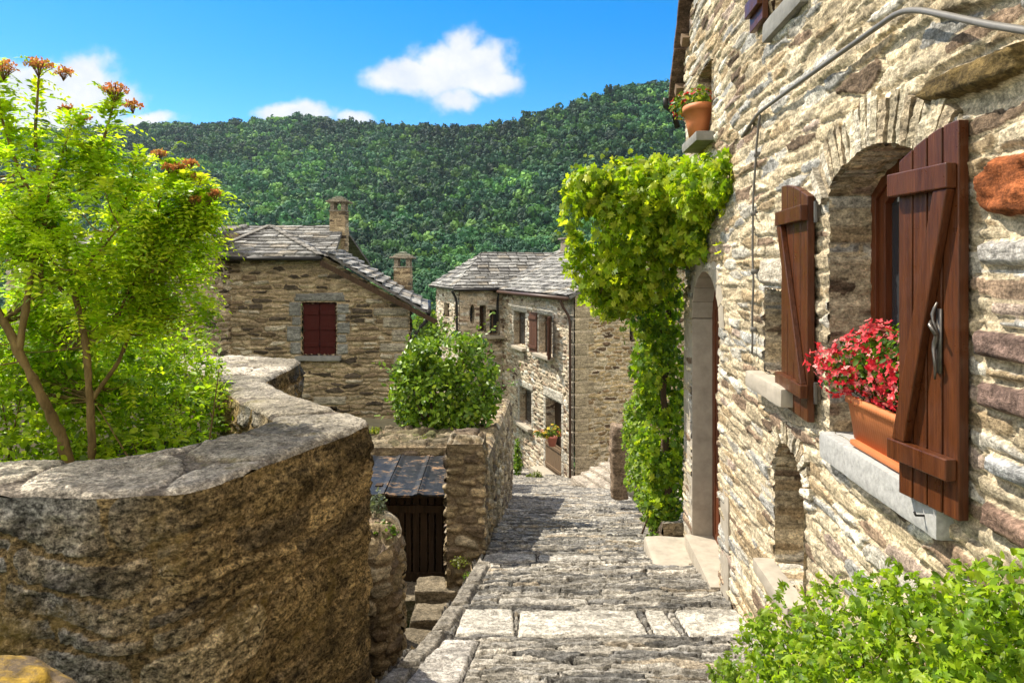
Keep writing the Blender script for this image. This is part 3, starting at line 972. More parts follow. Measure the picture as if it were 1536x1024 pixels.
LEAF_D = (np.array([[0, 0, 0], [.2, .5, .03], [0, 1, -.03], [-.2, .5, .03]]), np.array([[0, 1, 2, 3]]))


def leaves(mb, pos, axis, nrm, size, tmpl, col):
    T, F = tmpl
    axis = unit(axis); nrm = unit(nrm - (nrm * axis).sum(1, keepdims=True) * axis); sd = np.cross(axis, nrm)
    V = pos[:, None] + size[:, None, None] * (T[None, :, :1] * sd[:, None] + T[None, :, 1:2] * axis[:, None] + T[None, :, 2:] * nrm[:, None])
    n, k = len(pos), len(T)
    f = (F[None] + (np.arange(n) * k)[:, None, None]).reshape(-1, F.shape[1])
    mb.add(V.reshape(-1, 3), f, np.repeat(col, k, 0))


def pick(palette, n, r, jit=.18):
    c, w = pal(palette)
    return c[np.searchsorted(w, r.random(n)).clip(0, len(c) - 1)] * (1 + jit * r.normal(size=(n, 1))).clip(.4, 1.8)


def cloud(ells, n, r, shell=.45, cut=None, fr=4., thr=-.25, seed=1):
    """points in the outer shells of a set of ellipsoids, with gaps"""
    C_ = np.array([e[0] for e in ells]); A_ = np.array([e[1] for e in ells])
    w = (A_[:, 0] * A_[:, 1] + A_[:, 1] * A_[:, 2] + A_[:, 0] * A_[:, 2]); w = w / w.sum()
    out = []; nr = []
    while sum(map(len, out)) < n:
        k = r.choice(len(C_), 4 * n, p=w)
        d = unit(r.normal(size=(4 * n, 3)))
        lump = 1 + .22 * fbm(d[:, 0] * 2.2 + k * 5, d[:, 1] * 2.2, d[:, 2] * 2.2, 3, seed)
        rad = (1 - shell * r.random(4 * n) ** 1.6) * lump
        p = C_[k] + A_[k] * d * rad[:, None]
        ok = fbm(p[:, 0] * fr, p[:, 1] * fr, p[:, 2] * fr, 2, seed + 3) > thr
        if cut is not None: ok &= cut(p)
        out.append(p[ok]); nr.append(unit(d / A_[k])[ok])
    return np.concatenate(out)[:n], np.concatenate(nr)[:n]


def ell(x, y, d, rx, ry, rd):
    return (P(x, y, d), np.array([rx / F0 * d, rd, ry / F0 * d]))


def leafy(mb, ells, n, size, palette, r, tmpl=LEAF_S, shell=.45, cut=None, fr=4., thr=-.25, seed=1, up=.5, droop=.3, jit=.55):
    p, o = cloud(ells, n, r, shell, cut, fr, thr, seed)
    nr = unit(o * .7 + np.array([-.1, -.1, up]) + jit * r.normal(size=p.shape))
    ax = unit(r.normal(size=p.shape) + o * .6 + np.array([0, 0, -droop * 2]))
    sz = r.uniform(size[0], size[1], len(p))
    leaves(mb, p - ax * sz[:, None] * .5, ax, nr, sz, tmpl, pick(palette, len(p), r))
    return p


def infront_of_wall(p): return (p @ WN + W0 > .03) | (p @ WD > TC + .05)


GREEN_VINE = [((.33, .45, .018), 3), ((.24, .37, .015), 3), ((.46, .54, .03), 2.2), ((.14, .25, .012), 1.5), ((.52, .57, .06), 1)]
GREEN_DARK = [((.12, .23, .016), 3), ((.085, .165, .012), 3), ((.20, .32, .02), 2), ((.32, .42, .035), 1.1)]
GREEN_TREE = [((.42, .58, .02), 3), ((.32, .50, .018), 3), ((.58, .68, .04), 2.2), ((.20, .34, .014), .8)]

# grapevine ------------------------------------------------------------------
VINE = thing('grapevine', 'bright green grapevine arching over the corner door and hanging down beside it', 'vine', P(1000, 815, 7.0))
r = np.random.default_rng(3)
canopy = [ell(925, 320, 6.3, 80, 78, .50), ell(985, 290, 6.1, 78, 52, .5), ell(1052, 285, 5.5, 50, 48, .35), ell(895, 390, 6.4, 48, 62, .4), ell(960, 385, 6.5, 68, 74, .4), ell(878, 290, 6.2, 34, 42, .3),
          ell(1086, 268, 4.95, 28, 40, .2), ell(1075, 320, 5.2, 30, 30, .2), ell(920, 440, 6.5, 40, 40, .3), ell(1010, 350, 6.1, 36, 50, .3), ell(1045, 350, 5.7, 34, 44, .25), ell(1075, 355, 5.15, 22, 26, .15)]
hang = [ell(982, 465, 6.85, 48, 74, .3), ell(988, 555, 6.95, 42, 84, .3), ell(992, 645, 7.05, 38, 84, .3), ell(996, 730, 7.05, 32, 66, .26)]
v = MB()
leafy(v, canopy, 3000, (.045, .105), GREEN_VINE, r, LEAF_V, .6, infront_of_wall, 3.5, -.22, 2, .55, .35)
leafy(v, canopy, 3200, (.05, .12), GREEN_VINE, r, LEAF_W, .55, infront_of_wall, 3.5, -.22, 2, .4, .6, .7)
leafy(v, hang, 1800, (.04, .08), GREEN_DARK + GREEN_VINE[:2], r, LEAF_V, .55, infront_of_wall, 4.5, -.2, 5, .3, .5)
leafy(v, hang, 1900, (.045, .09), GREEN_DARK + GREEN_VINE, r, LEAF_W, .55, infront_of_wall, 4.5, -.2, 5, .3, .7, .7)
# shoots reaching out of the crown
for x, y, d in [(862, 250, 6.2), (880, 235, 6.2), (910, 232, 6.2), (948, 228, 6.1), (985, 232, 6.0), (1015, 238, 5.9), (850, 300, 6.3), (838, 345, 6.3), (842, 390, 6.4), (870, 450, 6.4), (1050, 232, 5.6), (905, 480, 6.5), (935, 505, 6.6)]:
    a = P(*(np.array([x, y]) * .72 + np.array([945, 340]) * .28), d); b = P(x, y, d)
    n = 9
    q = a + (b - a) * np.linspace(0, 1.05, n)[:, None] + .02 * r.normal(size=(n, 3))
    ax = unit((b - a)[None] + .8 * r.normal(size=(n, 3)) * np.linalg.norm(b - a))
    leaves(v, q, ax, unit(np.array([[-.2, -.4, .8]]) + .5 * r.normal(size=(n, 3))), np.linspace(.11, .04, n), LEAF_V, pick([((.32, .40, .05), 1), ((.22, .32, .03), 1)], n, r))
v.build('foliage', M['leaf'], VINE)
t = MB()
tr = [P(1005, 815, 7.05), P(1003, 700, 7.05), P(995, 600, 6.98), P(1003, 500, 6.9), P(1000, 420, 6.8), P(975, 350, 6.5), P(935, 330, 6.35)]
t.tube(smooth_path(tr, 40) + .015 * np.sin(np.arange(40))[:, None] * np.array([1, .5, 0]), np.linspace(.045, .018, 40), 8)
for a, b in [((1000, 420, 6.8), (1085, 270, 5.2)), ((975, 350, 6.5), (880, 300, 6.25)), ((960, 345, 6.4), (900, 440, 6.45)), ((1000, 520, 6.9), (975, 480, 6.7)), ((975, 350, 6.5), (985, 260, 6.1))]:
    A, B = P(*a), P(*b); m = (A + B) / 2 + np.array([0, -.05, .08])
    t.tube(smooth_path([A, m, B], 16), np.linspace(.018, .006, 16), 6)
t.build('trunk', M['vinebark'], VINE)

# shrub at the foot of the vine
SH = thing('shrub', 'light green leafy shrub at the foot of the hanging grapevine', 'shrub', P(975, 800, 7.4))
v = MB(); r = np.random.default_rng(6)
sh_e = [ell(958, 655, 8.6, 24, 50, .5), ell(968, 710, 8.0, 30, 50, .5), ell(985, 755, 7.4, 26, 42, .35), ell(1000, 770, 7.1, 20, 34, .25), ell(950, 620, 8.9, 14, 26, .3)]
leafy(v, sh_e, 3000, (.045, .085), [((.22, .33, .04), 3), ((.16, .26, .03), 3), ((.32, .40, .07), 2), ((.10, .17, .02), 1.6)], r, LEAF_S, .55, infront_of_wall, 5, -.3, 8)
v.build('foliage', M['leaf'], SH)
t = MB()
for i in range(14):
    a = P(975 + r.uniform(-15, 20), 800, 7.3 + r.uniform(-.2, 1.)); b = P(*[(958, 655, 8.6), (968, 700, 8.0), (985, 745, 7.4), (1000, 760, 7.1)][i % 4]) + r.normal(size=3) * .1
    t.tube(smooth_path([a, (a + b) / 2 + r.normal(size=3) * .06, b], 10), np.linspace(.012, .004, 10), 5)
t.build('stem', M['vinebark'], SH)

# round bush on the terrace
BUSH = thing('bush', 'rounded dark green bush growing on the terrace beside the alley', 'bush', P(665, 660, 9.3))
v = MB(); r = np.random.default_rng(8)
be = [ell(660, 585, 9.3, 70, 64, .62), ell(695, 522, 9.3, 40, 26, .4), ell(640, 528, 9.3, 34, 24, .4), ell(620, 590, 9.2, 40, 48, .4), ell(705, 575, 9.3, 46, 56, .5), ell(665, 545, 9.3, 52, 36, .5), ell(690, 620, 9.2, 55, 36, .5), ell(635, 625, 9.1, 42, 30, .4), ell(610, 560, 9.3, 22, 26, .3), ell(735, 590, 9.4, 18, 36, .3)]
leafy(v, be, 6000, (.055, .10), GREEN_DARK + [((.24, .37, .03), 2.5)], r, LEAF_S, .5, None, 4.5, -.22, 4, .45, .25, .6)
for i in range(46):
    a = be[i % len(be)]; d = unit(np.array([r.normal(), r.normal() * .5 - .3, abs(r.normal()) * .9 + .1])); p0 = a[0] + a[1] * d * .8
    n = 7; q = p0 + d * np.linspace(0, .22 + .22 * r.random(), n)[:, None]
    leaves(v, q, unit(d + .8 * r.normal(size=(n, 3))), unit(np.array([0, -.3, 1.]) + .5 * r.normal(size=(n, 3))), r.uniform(.05, .085, n), LEAF_S, pick([((.20, .29, .04), 1), ((.13, .22, .03), 1)], n, r))
v.build('foliage', M['leafdark'], BUSH)
t = MB()
for i in range(16):
    a = P(668 + r.uniform(-25, 25), 668, 9.25); e = be[i % len(be)]; b = e[0] + e[1] * r.normal(size=3) * .4
    t.tube(smooth_path([a, (a + b) / 2 + r.normal(size=3) * .08, b], 10), np.linspace(.025, .006, 10), 6)
t.build('stem', M['vinebark'], BUSH)

# bush in the near right corner
NB = thing('bush', 'bright green lobed leaf bush in the bottom right corner against the house wall', 'bush', P(1330, 1150, 2.6))
v = MB(); r = np.random.default_rng(12)
ne = [ell(1190, 985, 2.75, 80, 60, .30), ell(1280, 960, 2.45, 80, 80, .28), ell(1380, 955, 2.1, 90, 90, .24), ell(1475, 950, 1.8, 90, 95, .2), ell(1560, 940, 1.58, 90, 100, .18), ell(1330, 1060, 2.2, 200, 90, .3), ell(1500, 1060, 1.75, 130, 90, .2), ell(1210, 1060, 2.6, 110, 75, .34)]
cutw = lambda p: (p @ WN + W0 > .03)
leafy(v, ne, 4200, (.018, .034), [((.28, .40, .02), 3), ((.18, .30, .018), 3), ((.10, .19, .012), 2)], r, LEAF_S, .7, cutw, 9, -.25, 16, .6, .2, .6)
leafy(v, ne, 2600, (.022, .048), [((.30, .44, .025), 3), ((.20, .34, .018), 3), ((.38, .50, .04), 2), ((.10, .19, .012), 2)], r, LEAF_W, .6, cutw, 9, -.25, 6, .6, .2, .5)
sp = [(1100, 968), (1125, 940), (1160, 895), (1180, 880), (1210, 888), (1250, 872), (1285, 862), (1330, 848), (1350, 842), (1390, 870), (1430, 868), (1470, 850), (1500, 838), (1525, 850), (1095, 1000), (1140, 915), (1230, 880), (1310, 860)]
for x, y in sp:
    d = np.interp(x, [1100, 1540], [2.85, 1.72])
    b = P(x, y, d); a = b + np.array([.03 * r.normal(), .05, -.16]); n = 10
    q = a + (b - a) * np.linspace(0, 1, n)[:, None]
    ax = unit(np.array([[0, -.1, .5]]) + .75 * r.normal(size=(n, 3)))
    leaves(v, q, ax, unit(np.array([[-.1, -.5, .7]]) + .4 * r.normal(size=(n, 3))), r.uniform(.025, .048, n), LEAF_W, pick([((.26, .38, .03), 1), ((.19, .32, .025), 1)], n, r))
v.build('foliage', M['leaf'], NB)
t = MB()
for i in range(30):
    x = r.uniform(1170, 1560); d = np.interp(x, [1100, 1540], [2.8, 1.72])
    a = P(x, 1180, d); b = P(x + r.uniform(-30, 30), r.uniform(940, 1000), d + .05)
    t.tube(smooth_path([a, (a + b) / 2 + r.normal(size=3) * .03, b], 10), np.linspace(.008, .002, 10), 5)
t.build('stem', M['vinebark'], NB)


# feathery tree behind the parapet ---------------------------------------------
def compound(mb, pos, dirs, length, pairs, lsize, palette, r, droop=.5):
    """pinnate leaves: paired leaflets along drooping rachises"""
    n = len(pos); dirs = unit(dirs)
    col = pick(palette, n, r)
    up = np.array([0, 0, 1.]); side = unit(np.cross(dirs, up) + 1e-3)
    for k in range(pairs):
        s = (k + 1) / pairs
        c = pos + dirs * (length * s)[:, None] - up * (droop * length * s ** 2)[:, None]
        tan = unit(dirs - up * (2 * droop * s))
        nr = unit(np.cross(side, tan)); nr = np.where(nr[:, 2:] < 0, -nr, nr)
        for sg in ((-1, 1) if k < pairs - 1 else (0,)):
            ax = unit(tan * (.55 if sg else 1) + side * sg + .18 * r.normal(size=(n, 3)))
            leaves(mb, c, ax, unit(nr + .35 * r.normal(size=(n, 3))), lsize * (1.1 - .45 * s) * r.uniform(.8, 1.2, n), LEAF_D, col * r.uniform(.85, 1.15, (n, 1)))


TREE = thing('small_tree', 'feathery yellow green small tree with reddish flower heads behind the curved parapet', 'tree', P(125, 720, 3.35))
r = np.random.default_rng(21)
tk = MB(); trunks = []
def limb(pts, r0, r1, n=26):
    q = smooth_path([P(*p) for p in pts], n); w_ = np.linspace(r0, r1, n)
    q = q + .25 * w_[:, None] * r.normal(size=q.shape); tk.tube(smooth_path(q, n * 2), np.linspace(r0, r1, n * 2) * (1 + .10 * r.normal(size=n * 2)), 9); trunks.append(q); return q
limb([(112, 730, 3.2), (95, 660, 3.18), (50, 570, 3.12), (5, 480, 3.1), (-40, 390, 3.1)], .027, .014)
limb([(140, 730, 3.25), (138, 640, 3.22), (130, 520, 3.2), (105, 410, 3.2), (80, 340, 3.25)], .021, .010)
limb([(28, 525, 3.11), (46, 420, 3.12), (66, 330, 3.15), (52, 210, 3.35), (58, 110, 3.35)], .016, .005)
limb([(130, 520, 3.4), (180, 470, 3.4), (235, 400, 3.45), (290, 330, 3.5)], .013, .004)
limb([(66, 330, 3.3), (120, 290, 3.3), (150, 230, 3.3), (172, 150, 3.3)], .011, .004)
limb([(138, 600, 3.4), (180, 540, 3.45), (215, 440, 3.5), (250, 350, 3.5)], .012, .004)
limb([(66, 330, 3.3), (30, 260, 3.25), (0, 170, 3.2), (-10, 110, 3.2)], .011, .004)
limb([(5, 480, 3.2), (60, 440, 3.1), (130, 400, 3.05), (180, 340, 3.05)], .010, .004)
limb([(60, 440, 3.2), (70, 300, 3.15), (95, 230, 3.15), (110, 175, 3.15)], .009, .003)
limb([(180, 470, 3.4), (225, 350, 3.45), (250, 270, 3.5), (258, 240, 3.5)], .008, .003)
limb([(235, 400, 3.45), (290, 350, 3.5), (318, 300, 3.5)], .007, .003)
limb([(130, 400, 3.4), (190, 300, 3.4), (205, 240, 3.4)], .007, .003)
allp = np.concatenate(trunks)
te = [ell(50, 330, 3.3, 100, 120, .5), ell(150, 350, 3.35, 95, 100, .5), ell(235, 350, 3.45, 80, 80, .4), ell(80, 470, 3.75, 120, 90, .4), ell(215, 440, 3.5, 85, 80, .45), ell(-60, 380, 3.2, 90, 190, .45),
      ell(55, 210, 3.3, 50, 70, .25), ell(150, 250, 3.3, 45, 50, .25), ell(285, 310, 3.5, 42, 55, .22), ell(0, 240, 3.2, 50, 80, .3), ell(110, 570, 3.85, 130, 60, .3), ell(200, 520, 3.8, 80, 60, .35)]
pts, o = cloud(te, 400, r, 1., None, 2.4, -.06, 3)
o = o * .4 + np.array([0, 0, .6])
lp_ = []
for q in trunks[2:]:
    for f_ in np.linspace(.45, 1., 9): lp_.append(q[int(f_ * (len(q) - 1))])
pts = np.concatenate([pts, np.array(lp_)]); o = np.concatenate([o, np.tile([0, 0, .8], (len(lp_), 1))])
fo = MB()
for p, oo in zip(pts, o):
    j = np.argmin(((allp - p) ** 2).sum(1) + 2. * np.maximum(allp[:, 2] - p[2], 0))
    a = allp[j]
    if np.linalg.norm(a - p) > .03:
        m = (a + p) / 2 + np.array([0, 0, -.05]) + .02 * r.normal(size=3)
        tk.tube(smooth_path([a, m, p], 8), np.linspace(.0042, .0015, 8), 4, cap=False)
    n = 8
    d = unit(unit(p - a + 1e-6) * .35 + oo * .5 + .75 * r.normal(size=(n, 3)))
    compound(fo, np.repeat(p[None], n, 0) + .012 * r.normal(size=(n, 3)), d, r.uniform(.10, .18, n), 7, .043, GREEN_TREE, r, .5)
fo.build('foliage', M['leaf'], TREE)
tk.build('trunk', M['bark'], TREE)
for x, y, d, s in [(58, 100, 3.3, 1.2), (172, 138, 3.25, 1.2), (5, 104, 3.15, 1.1), (100, 165, 3.2, .6), (240, 232, 3.45, .7), (270, 252, 3.45, .75), (300, 268, 3.45, .8), (322, 292, 3.45, .6), (292, 300, 3.4, .6), (255, 252, 3.4, .6), (95, 110, 3.3, .8), (125, 180, 3.25, .6), (200, 160, 3.2, .7), (285, 245, 3.4, .6)]:
    fl = MB(); s *= .68; c = P(x, y, d); n = int(190 * s)
    dd = unit(r.normal(size=(n, 3))); dd[:, 2] = np.abs(dd[:, 2]) * .8
    q = c + dd * np.array([.085, .07, .065]) * s * r.random((n, 1)) ** .4
    for e in q[::9]: fl.tube([c - np.array([0, 0, .07 * s]), (c + e) / 2 - np.array([0, 0, .02]), e], .0016, 4, (.2, .1, .05))
    cc = pick([((.50, .22, .15), 3), ((.40, .14, .11), 2), ((.52, .34, .15), 1.4)] if s > .9 else [((.56, .27, .09), 3), ((.5, .36, .08), 2), ((.46, .17, .08), 1)], n, r)
    leaves(fl, q, r.normal(size=(n, 3)), r.normal(size=(n, 3)) + np.array([0, 0, .8]), r.uniform(.012, .022, n), LEAF_S, cc)
    fl.build('flower_head', M['petal'], TREE)

# undergrowth filling the raised garden
UG = thing('shrub', 'dense light green undergrowth filling the garden behind the curved parapet', 'shrub', P(150, 720, 3.9))
ug = MB()
ue = [ell(60, 610, 3.6, 110, 70, .4), ell(170, 620, 3.7, 100, 70, .4), ell(270, 620, 4.1, 70, 60, .4), ell(240, 560, 4.4, 60, 50, .4), ell(320, 615, 4.4, 28, 40, .3), ell(120, 540, 4.0, 120, 60, .5), ell(-40, 560, 3.5, 80, 110, .4), ell(20, 690, 3.25, 130, 40, .25), ell(200, 680, 3.5, 120, 40, .3), ell(230, 520, 4.5, 70, 60, .4), ell(290, 560, 4.7, 40, 50, .3), ell(150, 500, 4.4, 70, 50, .4)]
leafy(ug, ue, 4600, (.03, .058), [((.30, .46, .02), 3), ((.22, .37, .015), 3), ((.42, .54, .03), 2), ((.11, .20, .012), 1.2)], r, LEAF_S, .6, None, 5, -.3, 9)
pp, oo = cloud(ue, 1500, r, .5, None, 4, -.3, 10)
compound(ug, pp, unit(oo + .6 * r.normal(size=pp.shape) + np.array([0, 0, .3])), r.uniform(.08, .14, len(pp)), 5, .042, [((.34, .50, .02), 3), ((.46, .58, .03), 2), ((.22, .36, .015), 2)], r, .5)
ug.build('foliage', M['leaf'], UG)
t = MB()
for i in range(40):
    e = ue[i % len(ue)]; b = e[0] + e[1] * r.normal(size=3) * .5; a = np.array([b[0] + r.normal() * .1, b[1] + .1 * r.normal(), -1.1])
    t.tube(smooth_path([a, (a + b) / 2, b], 8), np.linspace(.007, .002, 8), 5)
t.build('stem', M['bark'], UG)

# ================================================================== flower box and pots
def flowers(mb, centers, axes, size, palette, r, petals=5):
    n = len(centers)
    axes = unit(axes); ref = unit(r.normal(size=(n, 3))); X = unit(np.cross(axes, ref)); Y = np.cross(axes, X)
    col = pick(palette, n, r, .15)
    for k in range(petals):
        a = 2 * math.pi * k / petals + .2 * r.normal(size=(n, 1))
        d = np.cos(a) * X + np.sin(a) * Y + .35 * axes
        leaves(mb, centers, d, axes + .2 * r.normal(size=(n, 3)), size * r.uniform(.8, 1.15, n), LEAF_S, col * r.uniform(.9, 1.1, (n, 1)))



def blossoms(root, c, ax, size, palette, r):
    """each bloom is a part of its plant; past a hundred the farthest become one part"""
    k = np.argsort(np.linalg.norm(c, axis=1))
    for i in k[:100]:
        v = MB(); flowers(v, c[i:i + 1], ax[i:i + 1], size, palette, r); v.build('blossom', M['petal'], root)
    if len(k) > 100:
        v = MB(); flowers(v, c[k[100:]], ax[k[100:]], size, palette, r); tag(v.build('blossom', M['petal'], root), kind='stuff')


BXT = (2.24, 2.97)                                  # stretch of sill taken by the box
BOX = thing('window_box', 'ribbed orange terracotta window box on the pale sill of the arched window', 'planter', loc_w(2.55, -.73, -.03))
k = MB()
def trough(mb, t0, t1, z0, z1, wb, wt, off, th=.012):
    prof = [(-wb, z0), (wb, z0), (wt * .93, z0 + (z1 - z0) * .8), (wt * .95, z0 + (z1 - z0) * .82), (wt + .008, z0 + (z1 - z0) * .84), (wt + .008, z1), (wt - th, z1), (wt - th - .004, z1 - .04), (-wt + th + .004, z1 - .04), (-wt + th, z1), (-wt - .008, z1), (-wt - .008, z0 + (z1 - z0) * .84), (-wt * .93, z0 + (z1 - z0) * .8)]
    ts = np.linspace(t0, t1, 120); V = []
    for i, t in enumerate(ts):
        ends = min(1, min(t - t0, t1 - t) / .03)
        for (o, z) in prof:
            fl = 0.004 * math.sin(i * 1.05) if z0 < z < z1 - .02 and abs(o) > .03 and i not in (0, 119) else 0
            sp = 1 - .10 * (1 - ends)
            V.append(loc_w(t + (.05 * (z1 - z) / (z1 - z0)) * (1 if t < (t0 + t1) / 2 else -1) * (1 - ends), z, off + o * sp + math.copysign(fl, o)))
    n = len(prof); i = np.arange(120 * n).reshape(120, n); j = np.roll(i, -1, 1)
    q = np.stack([i[:-1], i[1:], j[1:], j[:-1]], -1).reshape(-1, 4)
    mb.add(np.array(V), [q, i[0][None, :], i[-1][None, ::-1]])
trough(k, BXT[0], BXT[1], -.70, -.52, .055, .080, -.045)
k.build('trough', M['terra'], BOX)
k = MB(); k.rock(loc_w(sum(BXT) / 2, -.713, -.048), (.16, .66, .026), np.array([WN, WD, UP]), .008, .001, 5, .03, 4)
k.build('saucer', M['terra'], BOX)
k = MB(); k.box(loc_w(sum(BXT) / 2, -.555, -.045), (.13, .69, .02), np.array([WN, WD, UP]))
k.build('potting_soil', M['soil'], BOX)
GER = thing('geranium', 'red and pink geraniums massed in the terracotta window box', 'flowers', loc_w(2.55, -.56, .0))
r = np.random.default_rng(31)
def gell(t, z, off, a, b, c): return (loc_w(t, z, off), np.array([c, a, b]))
ge = [gell(2.42, -.40, -.04, .13, .14, .10), gell(2.58, -.36, -.03, .14, .15, .11), gell(2.74, -.35, -.02, .14, .15, .11), gell(2.90, -.39, .01, .12, .13, .10), gell(3.0, -.43, .05, .08, .09, .07)]
cutg = lambda p: (p[:, 2] > -.56)
v = MB(); leafy(v, ge, 1500, (.016, .036), [((.10, .20, .02), 3), ((.06, .13, .015), 3), ((.18, .28, .03), 1)], r, LEAF_S, .7, cutg, 14, -.4, 3)
v.build('foliage', M['leaf'], GER)
v = MB(); c, o = cloud(ge, 760, r, .25, cutg, 12, -.3, 4)
c2 = loc_w(3.08, -.40, .09) + r.normal(size=(40, 3)) * np.array([.025, .05, .03])
cc_ = np.concatenate([c + o * .02, c2]); aa_ = np.concatenate([o + .4 * r.normal(size=o.shape) + np.array([-.2, -.2, .3]), r.normal(size=(40, 3)) + np.array([-1, 0, .3])])
blossoms(GER, cc_, aa_, .0175, [((.64, .025, .05), 3), ((.74, .075, .085), 3), ((.82, .33, .31), 2), ((.52, .012, .022), 2)], r)
st = c + o * .02
v = MB()
for e in st[::7]:
    b_ = loc_w(float(np.clip(e @ WD, BXT[0] + .05, BXT[1] - .05)), -.55, -.045)
    v.tube([b_, (b_ + e) / 2 + np.array([0, 0, .03]), e], .002, 4, (.1, .2, .03))
v.build('stem', M['leaf'], GER)

# pot on the upper ledge
POT = thing('flower_pot', 'terracotta pot on the high window ledge at the corner of the near house', 'pot', loc_w(5.8, 1.105, .07))
k = MB()
prof = np.array([[.0, 0], [.07, 0], [.09, .11], [.11, .21], [.122, .21], [.122, .26], [.105, .26], [.10, .23], [.0, .23]])
a = np.linspace(0, 2 * np.pi, 28)
A, I = np.meshgrid(a, np.arange(len(prof)))
c = loc_w(5.8, 1.105, .07)
k.quadgrid(np.stack([c[0] + prof[I, 0] * np.cos(A), c[1] + prof[I, 0] * 1.5 * np.sin(A), c[2] + prof[I, 1]], -1))
k.build('pot', M['terra'], POT)
PL = thing('potted_plant', 'small red flowered plant in the pot on the high window ledge', 'plant', loc_w(5.8, 1.33, .07))
v = MB(); pe = [(loc_w(5.8, 1.43, .08), np.array([.12, .19, .10])), (loc_w(6.0, 1.42, .16), np.array([.10, .15, .11]))]
leafy(v, pe, 420, (.03, .055), [((.16, .25, .03), 2), ((.10, .18, .02), 2), ((.28, .30, .05), 1)], r, LEAF_S, .8, None, 12, -.4, 3)
v.build('foliage', M['leaf'], PL)
c, o = cloud(pe, 50, r, .2, None, 10, -.5, 4); blossoms(PL, c, o + np.array([0, 0, .4]), .03, [((.5, .03, .03), 2), ((.55, .15, .05), 1)], r)

# ================================================================== curved parapet, left foreground
def chain(pts, n, closed=True, it=2, keep=None):
    q = np.asarray(pts, float)
    for _ in range(it):
        a = .75 * q + .25 * np.roll(q, -1, 0); b = .25 * q + .75 * np.roll(q, -1, 0)
        q = np.stack([a, b], 1).reshape(-1, q.shape[1])
    return q


ZT = -.80
def TP(x, y): d = F0 * -ZT / (y - HY); return np.array([(x - CX) / F0 * d, d])
OUT = [TP(-420, 735), TP(0, 744), TP(120, 748), TP(220, 745), TP(300, 737), TP(385, 705), TP(470, 672), TP(540, 645), TP(556, 637), TP(545, 629), TP(470, 605), TP(398, 578), TP(404, 570), TP(452, 546), TP(448, 540),
       TP(320, 535), TP(140, 533), TP(100, 545), TP(310, 556), TP(345, 598), TP(412, 630), TP(400, 638), TP(340, 658), TP(200, 690), TP(0, 700), TP(-420, 700)]
POLY = chain(OUT, 0, it=1)
PAR = thing('parapet_wall', 'curved mossy brown parapet wall zigzagging past the small tree in the left foreground', 'wall', (-1.2, 3.0, -2.4))


def parapet():
    q = np.vstack([POLY, POLY[:1]])
    L = np.concatenate([[0], np.cumsum(np.hypot(*np.diff(q, axis=0).T))])
    ss = np.arange(0, L[-1], .0105)
    px, py = np.interp(ss, L, q[:, 0]), np.interp(ss, L, q[:, 1])
    for _ in range(2): px, py = (np.roll(px, 1) + 2 * px + np.roll(px, -1)) / 4, (np.roll(py, 1) + 2 * py + np.roll(py, -1)) / 4
    px, py, ss = np.append(px, px[0]), np.append(py, py[0]), np.append(ss, L[-1])
    tx, ty = np.gradient(px), np.gradient(py); k = np.hypot(tx, ty)
    nx, ny = ty / k, -tx / k
    area = .5 * np.sum(px[:-1] * py[1:] - px[1:] * py[:-1])
    if area < 0: nx, ny = -nx, -ny
    vs = np.append(np.arange(-2.9, ZT - .004, .0105), ZT - .001)
    Sg, V = np.meshgrid(ss, vs)
    H, c, m = masonry(Sg, V, MAS_P, 7)
    X, Y = px[None] + 0 * V, py[None] + 0 * V
    H = H + .045 * fbm(X * 2.2, Y * 2.2, V * 2.2, 3, 3) + .022 * (.35 - np.abs(fbm(X * 7, Y * 7, V * 7, 4, 13))) + .014 * fbm(X * 26, Y * 26, V * 26, 3, 23)
    H = H + .020 * (.3 - np.abs(fbm(X * 15, Y * 15, V * 17, 4, 43))) + .010 * fbm(X * 55, Y * 55, V * 55, 2, 47)
    H = H * sstep(ZT - .02, ZT - .10, V)
    gy = sstep(-1.0, -1.7, X) * sstep(-.15, .25, fbm(X * 2.2, Y * 2.2, V * 2.2, 4, 61))
    c = c * (1 - gy[..., None]) + np.array([.42, .40, .37]) * gy[..., None]
    dk = sstep(.08, .30, fbm(X * 2.8 + 5, Y * 2.8, V * 3.4, 5, 81, .65)) * .62
    c = c * (1 - dk[..., None])
    top = V[-1] + .008 * fbm(X[-1] * 9, Y[-1] * 9, 0, 3, 91)
    V[-1] = top
    mb = MB(); mb.quadgrid(np.stack([X + nx * H, Y + ny * H, V], -1), col=c, mort=m)
    # broken inner edge of the wall head, under the coping
    k3 = np.array([0, .03, .07])[:, None]
    mb.quadgrid(np.stack([X[-1] - nx * k3, Y[-1] - ny * k3, top - k3 * .5], -1), col=np.broadcast_to(c[-1], (3,) + c[-1].shape), mort=np.broadcast_to(m[-1], (3, len(m[-1]))))
    mb.build('wall', M['parapet'], PAR)
    xs = np.arange(-4.2, -.55, .013); ys = np.arange(2.2, 6.8, .013)
    cop = MB()
    pts = POLY + 0
    def mp(U, V, H):
        sd, _, _ = poly_near(U, V, POLY)
        e = sd + .012 * fbm(U * 14, V * 14, 0, 3, 4)
        dz = -.030 * sstep(-.03, .004, e) ** 2
        z = ZT + .012 + H * sstep(.0, -.05, sd) + dz + .010 * fbm(U * 5, V * 5, 0, 3, 9) + .010 * fbm(U * 20, V * 20, 0, 4, 2, .65)
        return np.stack([U, V, z], -1)
    cl = POLY.copy(); c0 = np.roll(cl, -1, 0) - np.roll(cl, 1, 0); nn = unit(np.stack([c0[:, 1], -c0[:, 0]], -1)) * (1 if area > 0 else -1)
    panel(cop, xs, ys, mp, MAS_C, 4, clip=cl - nn * .004)
    tag(cop.build('coping', M['cop'], PAR), 'worn grey stone top of the parapet')


parapet()
